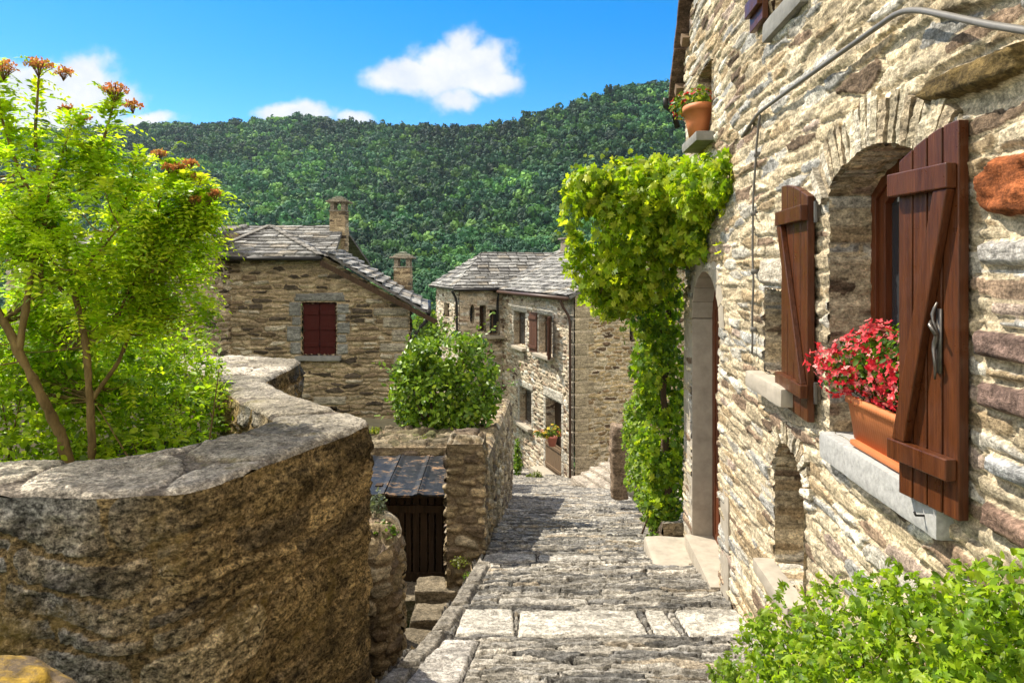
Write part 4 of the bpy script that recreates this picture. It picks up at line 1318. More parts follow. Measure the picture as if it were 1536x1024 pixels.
# soil of the raised garden
xs = np.linspace(-9, -1.2, 60); ys = np.linspace(2.6, 8.5, 60); X, Y = np.meshgrid(xs, ys)
sd, _, _ = poly_near(X, Y, np.array([TP(-420, 715), TP(0, 720), TP(250, 700), TP(430, 640), TP(330, 565), TP(320, 537), [-3, 8.5], [-12, 8.5], [-12, 2.6]]))
dead = sd > .12
mb = MB(); mb.quadgrid(np.stack([X, Y, -1.12 + .06 * fbm(X * 2, Y * 2, 0, 3, 3)], -1), dead=dead)
tag(mb.build('garden_soil', M['soil'], None, (-3, 4, -1.2)), kind='structure')
# lichen spotted boulder in the bottom left corner
mb = MB(); mb.rock(P(10, 1045, 1.75) + np.array([-.02, 0, -.075]), (.34, .28, .28), None, .12, .05, 5, .012, 9, (.2, .15, .06), 40)
t = NT('lichen_rock'); n1 = t.noise(9, 8, .7); n2 = t.noise(30, 6, .7)
c = t.mix((.12, .09, .06), (.34, .22, .04), t.ramp(n1, [(.45, 0.), (.6, 1.)])); c = t.mix(c, t.ramp(n2, [(.3, .5), (.7, 1.4)]), 1., 'MULTIPLY')
t.fin(c, .95, t.bump(n2, .01, 1.), .1)
tag(mb.build('boulder', t.m), 'lichen spotted boulder at the foot of the parapet in the bottom left corner', 'boulder')


# ================================================================== garden wall, terrace, shed, steps
def wall_solid(mb, poly, zb, zt, mas, seed, step=.02, top=True, topmas=None, topamp=.02):
    """a free-standing rubble wall on a plan outline; zb, zt are functions of (x, y)"""
    poly = np.asarray(poly, float)
    if .5 * np.sum(poly[:, 0] * np.roll(poly[:, 1], -1) - np.roll(poly[:, 0], -1) * poly[:, 1]) < 0: poly = poly[::-1]
    q = np.vstack([poly, poly[:1]]); L = np.concatenate([[0], np.cumsum(np.hypot(*np.diff(q, axis=0).T))])
    ss = np.unique(np.concatenate([np.arange(0, L[-1], step), L])); px, py = np.interp(ss, L, q[:, 0]), np.interp(ss, L, q[:, 1])
    tx, ty = np.gradient(px), np.gradient(py); k = np.hypot(tx, ty) + 1e-9
    nx, ny = ty / k, -tx / k
    b, t = zb(px, py), zt(px, py)
    f = np.linspace(0, 1, int(max((t - b).max() / step, 3)))[:, None]
    Z = b + (t - b) * f; Sg = np.broadcast_to(ss, Z.shape)
    H, c, m = masonry(Sg, Z, mas, seed)
    H = H * sstep(1.0, .93, f)
    mb.quadgrid(np.stack([px + nx * H, py + ny * H, Z], -1), col=c, mort=m)
    if top:
        lo, hi = poly.min(0), poly.max(0)
        def mp(U, V, H):
            sd, _, _ = poly_near(U, V, poly)
            return np.stack([U, V, zt(U, V) + (np.maximum(H, -.02) + .012 + topamp * fbm(U * 5, V * 5, 0, 3, 5)) * sstep(.0, -.04, sd)], -1)
        panel(mb, np.arange(lo[0] - step, hi[0] + step, step), np.arange(lo[1] - step, hi[1] + step, step), mp, topmas or MAS_C, seed + 1, clip=poly)


cst = lambda z: (lambda x, y: np.full(np.shape(x), float(z)) if np.ndim(x) else z)
GW = thing('garden_wall', 'rubble garden wall with an end pillar along the left of the alley', 'wall', (-.4, 8, -3.6))
gx = lambda y: -.27 + (y - 6.3) * .033
mb = MB(); wall_solid(mb, [(-.60, 6.28), (-.27, 6.28), (-.255, 6.74), (-.60, 6.74)], cst(-3.7), cst(-1.60), S(MAS_G, relief=.032, w=(.09, .26), h=(.06, .13)), 3, .014, topmas=MAS_G)
mb.build('pillar', M['garden'], GW)
mb = MB(); wall_solid(mb, [(gx(6.745) - .33, 6.745), (gx(6.745) - .01, 6.745), (gx(9.5), 9.5), (gx(13.4), 13.4), (gx(13.4) - .36, 13.4), (gx(9.5) - .36, 9.5)], cst(-5.2),
                      lambda x, y: -1.93 - (y - 6.75) * .094, MAS_G, 5, .022, topmas=MAS_G)
mb.build('wall', M['garden'], GW)

TW = MB(); wall_solid(TW, [(-3.6, 8.0), (-.62, 8.0), (-.52, 8.8), (-3.6, 8.9)], cst(-4.2), cst(-2.08), MAS_G, 9, .022, topmas=S(MAS_G, pal=[((.20, .165, .11), 3), ((.14, .12, .07), 3), ((.10, .10, .045), 2)]), topamp=.07)
tag(TW.build('terrace_wall', M['garden']), 'low mossy terrace wall behind the black shed roof, below the round bush', 'wall')
xs = np.linspace(-4.5, -.35, 40); ys = np.linspace(8.6, 10.4, 20); X, Y = np.meshgrid(xs, ys)
mb = MB(); mb.quadgrid(np.stack([X, Y, -2.14 - .06 * (Y - 8.6) + .04 * fbm(X * 2, Y * 2, 0, 3, 3)], -1), dead=X > gx(Y) - .1)
tag(mb.build('terrace_soil', M['soil'], None, (-2, 11, -2.3)), kind='structure')

SHED = thing('shed', 'low stone shed with black sheet roof and dark plank gate beside the alley', 'shed', (-1.1, 7.4, -3.4))
rf = MB()
for i in range(4):
    x0 = -1.95 + i * .335; x1 = x0 + .325
    us = np.linspace(x0, x1, 16); vs = np.linspace(6.86, 7.95, 34); X, Y = np.meshgrid(us, vs)
    Z = -2.255 + (Y - 6.86) * .085 + .010 * fbm(X * 4 + i * 9, Y * 4, 0, 3, 4) + .012 * ((X - x0 < .03) | (x1 - X < .03)) + .006 * np.sin(Y * 20) * 0
    top = np.stack([X, Y, Z], -1); rf.quadgrid(top)
    bot = top.copy(); bot[..., 2] -= .02; rf.quadgrid(bot[:, ::-1])
    for a, b in ((top[0], bot[0]), (top[-1], bot[-1]), (top[:, 0], bot[:, 0]), (top[:, -1], bot[:, -1])): rf.quadgrid(np.stack([b, a]))
rfo = rf.build('roof', M['sheet'], SHED)
gt = MB()
for i in range(9):
    x = -1.32 + i * .08
    gt.box((x, 7.12 + .012 * (i % 2), -2.86 + .02 * (i % 3)), (.058 + .008 * (i % 3), .022, 1.05))
g = gt.build('gate', M['oldwood'], SHED, smooth=False, bevel=.003)
for z in (-2.48, -3.18):
    k = MB(); k.box((-1.0, 7.095, z), (.74, .022, .08)); k.build('rail', M['oldwood'], g, smooth=False)
k = MB(); k.box((-.63, 7.10, -2.8), (.07, .08, 1.15)); k.box((-1.38, 7.10, -2.8), (.07, .08, 1.15)); k.box((-1.0, 7.1, -2.32), (.84, .09, .07)); k.build('gate_frame', M['oldwood'], SHED, smooth=False)
mb = MB(); wall_solid(mb, [(-2.0, 7.05), (-1.43, 7.05), (-1.43, 7.95), (-2.0, 7.95)], cst(-3.9), cst(-2.28), MAS_G, 19, .03)
wall_solid(mb, [(-.72, 7.2), (-.61, 7.2), (-.61, 7.95), (-.72, 7.95)], cst(-3.9), cst(-2.25), MAS_G, 29, .03)
mb.build('wall', M['garden'], SHED)

mb = MB()
a = np.linspace(0, 2 * np.pi, 14, endpoint=False)
wall_solid(mb, np.stack([-1.04 + .20 * np.sign(np.cos(a)) * np.abs(np.cos(a)) ** .6, 5.1 + .3 * np.sign(np.sin(a)) * np.abs(np.sin(a)) ** .6], -1), cst(-3.6), lambda x, y: -1.97 + .08 * fbm(x * 5, y * 5, 0, 2, 3), S(MAS_G, relief=.035, w=(.1, .28)), 13, .014, topmas=MAS_G)
tag(mb.build('stone_pillar', M['garden']), 'short rough stone pillar stub between the parapet and the shed gate', 'pillar')

SP = thing('stone_steps', 'rough shaded stone steps leading down from the alley to the shed gate', 'steps', (-.75, 5.6, -3.2))
for i, (x, y, z, a, b) in enumerate([(-.66, 6.35, -2.92, .46, .30), (-.64, 6.0, -3.0, .46, .34), (-.68, 5.62, -3.06, .54, .38), (-.78, 5.2, -2.90, .36, .4), (-.80, 4.7, -2.86, .44, .46), (-.86, 4.25, -2.70, .5, .4), (-.86, 6.6, -3.1, .5, .4), (-.92, 3.85, -2.5, .42, .36)]):
    mb = MB(); mb.rock((x, y, z - .12), (a, b, .26), None, .018, .035, 7, .016, 40 + i, (.20, .165, .115)); mb.build('step', M['garden'], SP)

# low rubble bank under the shrub, stub post, far steps
mb = MB(); wall_solid(mb, [(1.50, 6.78), (1.95, 6.8), (2.6, 10.5), (2.15, 10.5), (1.72, 8.3)], cst(-4.4), lambda x, y: -2.52 - (y - 6.8) * .22 + .1 * fbm(x * 3, y * 3, 0, 2, 3), MAS_G, 23, .025)
tag(mb.build('rubble_bank', M['garden']), 'low earthy rubble bank under the light green shrub', 'low wall')
mb = MB(); mb.rock(P(928, 690, 10.6), (.24, .4, 1.1), None, .06, .07, 5, .03, 8, (.26, .19, .13))
tag(mb.build('stone_post', M['garden']), 'squat dark upright stone at the right edge of the alley by the far steps', 'stone post')
FS = thing('stone_steps', 'pale stone steps climbing right beside the tan corner house', 'steps', P(900, 725, 15))
for i in range(5):
    mb = MB(); mb.rock(P(884 + i * 14, 724 - i * 7, 16.4 + i * .1) + np.array([.45, 0, -.15]), (1.3, 1.5, .36), np.array([[.94, .33, 0], [-.33, .94, 0], [0, 0, 1]]), .04, .02, 4, .05, 60 + i, (.38, .33, .27))
    mb.build('step', M['path'], FS)


# ================================================================== houses beyond
def roof_plane(mb, pts, seed, step=.04, th=.05, mas=MAS_ROOF, slab=.05):
    """a slope of overlapping stone slabs; pts: outline, first edge is the eave"""
    pts = np.asarray(pts, float)
    O = pts[0]; ud = unit(pts[1] - pts[0]); n = unit(np.cross(pts[1] - pts[0], pts[2] - pts[0]))
    if n[2] < 0: n = -n
    vd = np.cross(n, ud)
    if np.dot(vd, pts[2] - O) < 0: vd = -vd
    q = np.stack([(pts - O) @ ud, (pts - O) @ vd], -1)
    lo, hi = q.min(0), q.max(0)
    us = np.arange(lo[0] - step, hi[0] + step, step); vs = np.arange(lo[1] - step, hi[1] + step, step * .6)
    U, V = np.meshgrid(us, vs); sp = step * 1.25
    sd, nx, ny = poly_near(U, V, q); out = sd > 0; near = out & (sd < sp); dead = out & ~near
    U = np.where(near, nx, U); V = np.where(near, ny, V)
    r_ = np.random.default_rng(seed); b = [V.min() - .5]
    while b[-1] < V.max() + .5: b.append(b[-1] + r_.uniform(.17, .30))
    b = np.array(b); wv = V + .03 * fbm(U * .8, V * .5, 0, 3, seed)
    ci = np.searchsorted(b, wv) - 1; fr = (wv - b[ci]) / (b[ci + 1] - b[ci])
    wid = .42; off = r_.random(len(b)) * 5
    wu = U + .10 * fbm(U * 3, V * 0 + ci * 7., 0, 2, seed + 1)
    k = np.floor((wu + off[ci]) / wid); fu = (wu + off[ci]) / wid - k
    cs, cw = pal(mas['pal'])
    hsh = (_h(k.astype(np.int64), ci.astype(np.int64), np.full(k.shape, 3, np.int64), seed) + 1) / 2
    hs2 = _h(k.astype(np.int64), ci.astype(np.int64), np.full(k.shape, 8, np.int64), seed)
    c = cs[np.searchsorted(cw, hsh).clip(0, len(cs) - 1)] * (1 + .22 * hs2)[..., None]
    H = slab * (1 - fr) + .016 * hs2 + .015 * hs2 * (fu - .5) + .008 * fbm(U * 8, V * 12, 0, 3, seed)
    gap = np.minimum(fu, 1 - fu) * wid
    m = (1 - sstep(.004, .02, gap)) * .9
    H = H - .02 * m
    m = np.maximum(m, .8 * sstep(.86, 1., fr) * 0)
    X = O + U[..., None] * ud + V[..., None] * vd + H[..., None] * n
    mb.quadgrid(X, col=c, mort=m, dead=dead)
    # thickness
    e = [O + a[0] * ud + a[1] * vd for a in q]
    nn = len(e); Vv = np.array([p + n * .012 for p in e] + [p - n * th for p in e]); i = np.arange(nn); j = (i + 1) % nn
    mb.add(Vv, [np.stack([i, j, j + nn, i + nn], -1), (i + nn)[None, ::-1]], (.16, .15, .14))


def house_window(parent, O, ud, n, u0, u1, v0, v1, depth, frame, seed=0, pane=True, bars=1):
    w = MB(); A = np.array([n, ud, UP]); O = np.asarray(O, float)
    cc = lambda u, v, d: O + u * ud + v * UP - d * n
    fw = .05
    w.box(cc((u0 + u1) / 2, v1 - fw / 2, depth), (.05, u1 - u0, fw), A); w.box(cc((u0 + u1) / 2, v0 + fw / 2, depth), (.05, u1 - u0, fw), A)
    for u in np.linspace(u0 + fw / 2, u1 - fw / 2, bars + 2): w.box(cc(u, (v0 + v1) / 2, depth), (.045, fw, v1 - v0 - 2 * fw), A)
    o = w.build('window', frame, parent, smooth=False)
    g = MB(); g.box(cc((u0 + u1) / 2, (v0 + v1) / 2, depth + .01), (.01, u1 - u0, v1 - v0), A); g.build('pane', M['glass'], o, smooth=False)
    return o


# --- left house with the dark red shutters
LH = thing('stone_house', 'brown rubble house with closed dark red shutters and two chimneys left of centre', 'house', (-4.7, 17, -5.5))
LO = np.array([-7.03, 16., 0]); LU = np.array([1., 0, 0]); LN = np.array([0, -1., 0])
def lp(x, y): return onplane(x, y, LO, LU, LN)
w0, w1 = lp(453, 533), lp(505, 453)
d0, d1 = lp(484, 650), lp(506, 609)
gs = (.21, .205, .185)
mb = MB()
ov = [stone_patch(np.array([lp(441, 452), lp(444, 440), lp(516, 438), lp(519, 452)]), gs, .05, .02, .03)]
for x0, x1, y0, y1 in [(434, 452, 453, 474), (438, 452, 475, 488), (430, 452, 489, 512), (436, 452, 513, 531), (506, 524, 455, 470), (506, 519, 471, 482), (506, 526, 483, 500), (506, 520, 501, 514), (506, 523, 515, 531)]:
    ov.append(stone_patch(rect(lp(x0, 0)[0], lp(x1, 0)[0], lp(0, y1)[1], lp(0, y0)[1]), (.24, .235, .21), .045, .014, .02))
for x0, x1, y0, y1 in [(560, 612, 462, 474), (575, 613, 476, 492), (588, 613, 494, 512), (570, 613, 514, 528), (590, 613, 530, 548), (320, 345, 470, 500), (320, 340, 500, 540), (470, 520, 594, 607)]:
    ov.append(stone_patch(rect(lp(x0, 0)[0], lp(x1, 0)[0], lp(0, y1)[1], lp(0, y0)[1]), (.33, .29, .22), .05, .02, .03))
mf = planar(LO, LU, UP, LN)
panel(mb, np.arange(0, 4.66, .025), np.arange(-5.6, .40, .02), mf, MAS_L, 5, [rect(w0[0], w1[0], w0[1], w1[1]), rect(d0[0], d1[0], d0[1], d1[1])],
      [[0, -5.6], [4.64, -5.6], [4.64, -.82], [2.66, .30], [0, .30]], ov)
reveal(mb, rect(w0[0], w1[0], w0[1], w1[1]), .2, LO, LU, UP, LN, MAS_L, 3, .04, True)
reveal(mb, rect(d0[0], d1[0], d0[1], d1[1]), .3, LO, LU, UP, LN, MAS_L, 3, .04, True)
# right flank (falls back to the left), left flank, back
RD = unit(np.array([-.25, 1., 0]))
panel(mb, np.arange(0, 4., .06), np.arange(-5.6, -.8, .05), planar(LO + LU * 4.64, RD, UP, np.array([RD[1], -RD[0], 0])), MAS_L, 7)
panel(mb, np.arange(0, 4.2, .06), np.arange(-5.6, 1., .06), planar(LO + np.array([.0, 4.2, 0]), np.array([0, -1., 0]), UP, np.array([-1., 0, 0])), MAS_L, 8)
# gable strip under the upper roof's verge
mb.prism([[0, -1.0], [3.2, -1.0], [3.2, 1.12], [2.9, 1.12], [0, .12]], 0, .25, (-4.46, 16.5, 0), unit(np.array([-.12, 1., 0])), UP, np.array([-1., 0, 0]), (.2, .17, .08))
mb.build('wall', M['left'], LH)
for i, (a, b) in enumerate(((w0[0] + .012, (w0[0] + w1[0]) / 2 - .006), ((w0[0] + w1[0]) / 2 + .006, w1[0] - .012))):
    k = MB(); k.box(LO + np.array([(a + b) / 2, .06, (w0[1] + w1[1]) / 2]), (b - a, .04, w1[1] - w0[1] - .03))
    o = k.build('shutter', M['redshut'], LH, smooth=False, bevel=.006)
    for z in (.2, .5, .8):
        k = MB(); k.box(LO + np.array([(a + b) / 2, .028, w0[1] + (w1[1] - w0[1]) * z]), (b - a - .04, .02, .09 if z != .5 else .06)); k.build('rail', M['redshut'], o, smooth=False, bevel=.004)
k = MB(); k.box(LO + np.array([(w0[0] + w1[0]) / 2, .17, (w0[1] + w1[1]) / 2]), (w1[0] - w0[0] + .1, .03, w1[1] - w0[1] + .1)); k.build('window', M['dark'], LH, smooth=False)  # no real window: filler sheet painted near black for the shade behind the shutters
k = MB(); k.rock(LO + np.array([(w0[0] + w1[0]) / 2, -.03, w0[1] - .055]), (1.06, .3, .11), None, .015, .01, 5, .04, 3); k.build('window_sill', M['greystone'], LH)
k = MB(); k.box(LO + np.array([(d0[0] + d1[0]) / 2, .3, (d0[1] + d1[1]) / 2]), (d1[0] - d0[0] + .1, .04, d1[1] - d0[1] + .1)); k.build('cellar_door', M['oldwood'], LH, smooth=False)
rf = MB()
ap = np.array([-6.24, 17.6, 1.117]); fl_, fr_ = np.array([-7.22, 15.72, .30]), np.array([-4.40, 15.72, .30])
bk = np.array([-6.35, 19.3, 1.12])
roof_plane(rf, [fl_, fr_, ap], 3, .03)
roof_plane(rf, [fr_, np.array([-4.45, 18.6, .30]), bk, ap], 4, .035)
roof_plane(rf, [np.array([-7.22, 19, .30]), fl_, ap, bk], 5, .05)
roof_plane(rf, [np.array([-9.6, 16.5, .18]), np.array([-4.33, 16.5, .20]), np.array([-4.83, 19.6, 1.27]), np.array([-9.8, 19.6, 1.27])], 6, .03)
roof_plane(rf, [np.array([-4.7, 22.6, .20]), np.array([-9.8, 22.6, .20]), np.array([-9.8, 19.6, 1.27]), np.array([-4.83, 19.6, 1.27])], 7, .08)
A_, B_, C2_, D_ = np.array([-4.36, 15.74, .27]), np.array([-1.97, 15.74, -.96]), np.array([-2.36, 19., -.86]), np.array([-4.75, 19., .55])
roof_plane(rf, [B_, C2_, D_, A_], 8, .03, slab=.06)
for a, b in ((fl_, ap), (fr_, ap)):                       # ridge slabs on the hips
    for i in range(9):
        c = a + (b - a) * (i + .5) / 9; d = unit(b - a); s_ = unit(np.cross(d, UP))
        rf.rock(c + UP * .05, (.24, .17, .03), np.array([d, s_, np.cross(s_, d)]), .008, .006, 8, .05, i, (.22, .205, .18))
rfo = rf.build('roof', M['roof'], LH, smooth=False)
k = MB(); k.tube([fl_ + np.array([0, -.06, -.04]), fr_ + np.array([0.02, -.06, -.04])], .045, 8); k.build('gutter', M['iron'], rfo)
k = MB(); k.prism([[0, 0], [2.70, -1.385], [2.70, -1.50], [0, -.13]], 0, .05, A_ + np.array([-.05, -.03, -.035]), LU, UP, LN); k.build('verge_board', M['oldwood'], rfo, smooth=False)
k = MB()
k.tube([B_ + np.array([.05, -.05, -.02]), C2_ + np.array([.05, .0, -.02])], .06, 8)
g0 = B_ + np.array([.05, .05, -.05]); k.tube(smooth_path([g0, g0 - UP * .18 + np.array([-.02, 0, 0]), g0 + np.array([-.28, 0, -.34]), g0 + np.array([-.33, 0, -.55]), g0 + np.array([-.33, 0, -4.5])], 50), .042, 8); k.build('downpipe', M['iron'], LH)


def chimney(parent, c, w, d, h, cap, seed, arched=False, rot=0.):
    k = MB(); c = np.asarray(c, float)
    wall_solid(k, [(c[0] - w / 2, c[1] - d / 2), (c[0] + w / 2, c[1] - d / 2), (c[0] + w / 2, c[1] + d / 2), (c[0] - w / 2, c[1] + d / 2)], cst(c[2] - .6), cst(c[2] + h), S(MAS_L, relief=.02, h=(.08, .14)), seed, .03)
    k.rock(c + UP * (h + .01), (w + .06, d + .06, .035), None, .01, .005, 6, .05, seed, (.28, .25, .2))
    for sx in (-1, 1):
        for sy in (-1, 1): k.rock(c + np.array([sx * (w / 2 - .06), sy * (d / 2 - .06), h + .135]), (.11, .11, .24), None, .012, .006, 8, .04, seed + 3, (.3, .25, .19))
    o = k.build('chimney', M['left'], parent)
    q = MB()
    for i in range(4):
        s_ = 1 - .22 * i
        q.rock(c + np.array([.012 * math.sin(i * 2 + seed), 0, h + .27 + .045 * i]), ((w + .2) * s_, (d + .2) * s_, .05), None, .015, .012, 7, .04, seed + i, (.3 - .02 * i, .26, .2))
    q.build('chimney_cap', M['roof'], o)


chimney(LH, (-4.86, 19.2, 1.12), .42, .42, .52, 0, 3)
chimney(LH, (-3.0, 18.8, -.55), .44, .44, .62, 0, 6)

# --- annex behind the small tree
AN = thing('stone_house', 'plain stone outbuilding half hidden behind the small tree, left of the red shuttered house', 'outbuilding', (-8, 14.5, -5))
mb = MB()
AC = P(237, 405, 14.2); AC[2] = 0
e1 = unit(np.array([-1., .35, 0])); e2 = unit(np.array([.42, 1., 0]))
panel(mb, np.arange(0, 4.5, .035), np.arange(-5.5, .42, .03), planar(AC, e1, UP, np.array([-e1[1], e1[0], 0]) if -e1[1] < 0 and e1[0] < 0 else np.array([e1[1], -e1[0], 0])), MAS_M, 31)
panel(mb, np.arange(0, 2.2, .03), np.arange(-5.5, .42, .03), planar(AC, e2, UP, np.array([e2[1], -e2[0], 0])), MAS_L, 32)
for i in range(13): mb.rock(AC + UP * (-5.2 + i * .44) + e1 * (.13 + .05 * (i % 2)) + e2 * .10, (.30 + .1 * (i % 2), .25, .42), np.array([e1, e2, UP]), .015, .008, 5, .06, i, (.42, .39, .34))
mb.build('wall', M['mid'], AN)
rf = MB(); z0 = .42
roof_plane(rf, [AC + e1 * 4.6 - e2 * .15 + UP * z0, AC - e1 * .15 - e2 * .15 + UP * z0, AC - e1 * .15 + e2 * 2.4 + UP * 1.05, AC + e1 * 4.6 + e2 * 2.4 + UP * 1.05], 12, .05)
rf.build('roof', M['roof'], AN, smooth=False)

# --- corner house in the middle
C0 = np.array([(862 - CX) / F0 * 20, 20., 0]); FU = unit(np.array([-.313, .95, 0])); FN = np.array([-FU[1], FU[0], 0]); FN = FN if FN[0] < 0 else -FN
GU = -FN                                            # along the gable end, away from the alley
EAVE = -.72
MH = thing('stone_house', 'tan rubble corner house with slab roof and rusty downpipe at the end of the alley', 'house', C0 + np.array([1, 3, -6.3]))
def fp(x, y): return onplane(x, y, C0, FU, FN)
FLEN = 7.2
def frect(x0, y0, x1, y1):
    """pixel box to a rectangle in the facade plane"""
    a, b = fp(x0, (y0 + y1) / 2)[0], fp(x1, (y0 + y1) / 2)[0]
    u0, u1 = min(a, b), max(a, b); xm = (x0 + x1) / 2
    return [u0, u1, fp(xm, y1)[1], fp(xm, y0)[1]]
op = [frect(771, 468, 789, 519), frect(809, 473, 829, 532), frect(780, 583, 798, 636), frect(819, 600, 843, 716)]
mb = MB(); pale = (.50, .46, .39)
ov = []
for i, (a, b, c, d) in enumerate(op):
    ov.append(stone_patch(rect(a - .16, b + .16, d + .004, d + (.26 if i != 3 else .34)), pale, .045, .02, .03))
    for s_ in (a - .17, b + .005):
        z = c
        while z < d - .1:
            hgt = .3 + .12 * ((z * 7) % 1); ov.append(stone_patch(rect(s_, s_ + .165, z + .01, min(z + hgt, d)), pale, .035, .012, .02)); z += hgt
for i in range(16):
    z = -6.6 + i * .37; ov.append(stone_patch(rect(-.02, .32 + .16 * (i % 2), z + .012, z + .36), (.42, .37, .29), .04, .015, .03))
holes = [rect(*q) for q in op]
mfF = planar(C0, FU, UP, FN)
panel(mb, np.arange(0, FLEN + .01, .03), np.arange(-7.4, EAVE + .02, .022), mfF, MAS_M, 15, holes, None, ov)
for q in op: reveal(mb, rect(*q), .32, C0, FU, UP, FN, MAS_M, 3, .05, True)
# gable end facing the camera
gw = 5.0
ov2 = []
for i in range(18):
    z = -6.6 + i * .37; ov2.append(stone_patch(rect(-.02, .62 - .2 * (i % 2), z + .012, z + .36), (.42, .34, .23), .035, .015, .03))
ga, gb = onplane(944, 512, C0, GU, -FU), onplane(953, 488, C0, GU, -FU)
gh = rect(ga[0], gb[0], ga[1], gb[1])
MAS_GA = S(MAS_M, pal=[((.50, .375, .21), 3), ((.42, .31, .17), 3), ((.30, .20, .11), 2), ((.50, .41, .28), 2), ((.15, .10, .065), 1)], w=(.14, .42), h=(.08, .15))
panel(mb, np.arange(0, gw + .01, .03), np.arange(-7.4, .75, .025), planar(C0, GU, UP, -FU), MAS_GA, 17, [gh], [[0, -7.4], [gw, -7.4], [gw, EAVE], [gw / 2, .68], [0, EAVE]], ov2)
reveal(mb, gh, .3, C0, GU, UP, -FU, MAS_M, 3, .05, True)
panel(mb, np.arange(0, gw, .08), np.arange(-7.4, .7, .08), planar(C0 + FU * FLEN + GU * gw, -GU, UP, FU), MAS_M, 18, (), [[0, -7.4], [gw, -7.4], [gw, EAVE], [gw / 2, .68], [0, EAVE]])
mb.box(C0 + FU * FLEN / 2 + GU * (gw + .1) + UP * (-4.), (.2, FLEN, 6.6), np.array([GU, FU, UP]))
mb.build('wall', M['mid'], MH)
for i, q in enumerate(op[:3]): house_window(MH, C0, FU, FN, *q, .22, M['palewood'], i, bars=1)
house_window(MH, C0, GU, -FU, ga[0], gb[0], ga[1], gb[1], .2, M['oldwood'])
for q in op[:3]:
    k = MB(); k.rock(C0 + FU * (q[0] + q[1]) / 2 + UP * (q[2] - .05) + FN * .04, (.34, q[1] - q[0] + .3, .11), np.array([FN, FU, UP]), .015, .008, 5, .05, 4); k.build('window_sill', M['dressed'], MH)
q = op[3]
k = MB(); k.box(C0 + FU * (q[0] + q[1]) / 2 + UP * (q[2] + (q[3] - q[2]) / 2) - FN * .33, (.05, q[1] - q[0], q[3] - q[2]), np.array([FN, FU, UP])); o = k.build('door', M['oldwood'], MH, smooth=False)
k = MB(); k.box(C0 + FU * ((q[0] + q[1]) / 2 - .12) + UP * (q[2] + 1.55) - FN * .295, (.02, .4, .9), np.array([FN, FU, UP])); k.build('pane', M['glass'], o, smooth=False)
k = MB()
for i in range(6): k.box(C0 + FU * (q[0] + (q[1] - q[0]) * (i + .5) / 6) + UP * (q[2] + .62) + FN * .0, (.035, (q[1] - q[0]) / 6 - .01, .9), np.array([FN, FU, UP]))
k.box(C0 + FU * (q[0] + q[1]) / 2 + UP * (q[2] + .95) + FN * .03, (.04, q[1] - q[0], .08), np.array([FN, FU, UP])); k.box(C0 + FU * (q[0] + q[1]) / 2 + UP * (q[2] + .3) + FN * .03, (.04, q[1] - q[0], .08), np.array([FN, FU, UP]))
k.build('half_gate', M['palewood'], MH, smooth=False)
k = MB(); k.rock(C0 + FU * (q[0] + q[1]) / 2 + UP * (q[2] + .02) + FN * .12, (.7, q[1] - q[0] + .5, .24), np.array([FN, FU, UP]), .03, .015, 4, .05, 8); k.build('doorstep', M['dressed'], MH)


def far_shutter(u, z0, z1, w, off, ang, lab=None):
    k = MB(); c = C0 + FU * u + UP * (z0 + z1) / 2 + FN * off
    a = unit(FU * math.cos(ang) + FN * math.sin(ang)); b = np.cross(UP, a)
    for i in range(3): k.box(c + a * (i - 1) * w / 3, (w / 3 - .008, .035, z1 - z0), np.array([a, b, UP]))
    o = k.build('shutter', M['farshut'], MH, smooth=False)
    for z in (z0 + .18, z1 - .18):
        k = MB(); k.box(c - UP * (z0 + z1) / 2 + UP * z + FN * .03, (w, .03, .09), np.array([a, b, UP])); k.build('batten', M['farshut'], o, smooth=False)


q = op[1]
far_shutter(q[1] + .36, q[2] - .03, q[3] + .04, .55, .09, .12); far_shutter(q[0] - .25, q[2] - .03, q[3] + .02, .52, .21, -.55)
rf = MB()
ri = EAVE + .10
dE = -.28
e0, e1_ = C0 - FU * .25 + GU * dE + UP * (EAVE - .04), C0 + FU * (FLEN + .12) + GU * dE + UP * (EAVE - .04)
r0_, r1_ = C0 - FU * .25 + GU * 2.5 + UP * .80, C0 + FU * (FLEN + .12) + GU * 2.5 + UP * .80
roof_plane(rf, [e1_, e0, r0_, r1_], 21, .035, .09, slab=.06)
b0_, b1_ = C0 - FU * .25 + GU * 5.28 + UP * (EAVE - .04), C0 + FU * (FLEN + .12) + GU * 5.28 + UP * (EAVE - .04)
roof_plane(rf, [b0_, b1_, r1_, r0_], 22, .07, .09)
rfo = rf.build('roof', M['roof'], MH, smooth=False)
k = MB(); k.tube([e0 - GU * .06 - UP * .07, e1_ - GU * .06 - UP * .07], .065, 8); k.build('gutter', M['pipe'], rfo)
g0 = e0 + FU * .5 - GU * .06 - UP * .1
k = MB(); k.tube(smooth_path([g0, g0 - UP * .15, g0 + GU * .24 - UP * .5 - FU * .1, g0 + GU * .25 - UP * .8 - FU * .12, g0 + GU * .25 - UP * 5.6 - FU * .12], 60), .040, 8)
tag(k.build('downpipe', M['pipe'], MH), 'rusty brown downpipe at the house corner')
k = MB(); k.rock(C0 + FU * 6.6 + GU * 2.6 + UP * .95, (.5, .5, .5), np.array([GU, FU, UP]), .04, .02, 4, .06, 4, (.3, .25, .2)); o = k.build('chimney', M['left'], MH)
k = MB(); k.rock(C0 + FU * 6.6 + GU * 2.6 + UP * 1.24, (.66, .66, .07), np.array([GU, FU, UP]), .02, .01, 4, .06, 4, (.25, .22, .19)); k.build('chimney_cap', M['roof'], o)

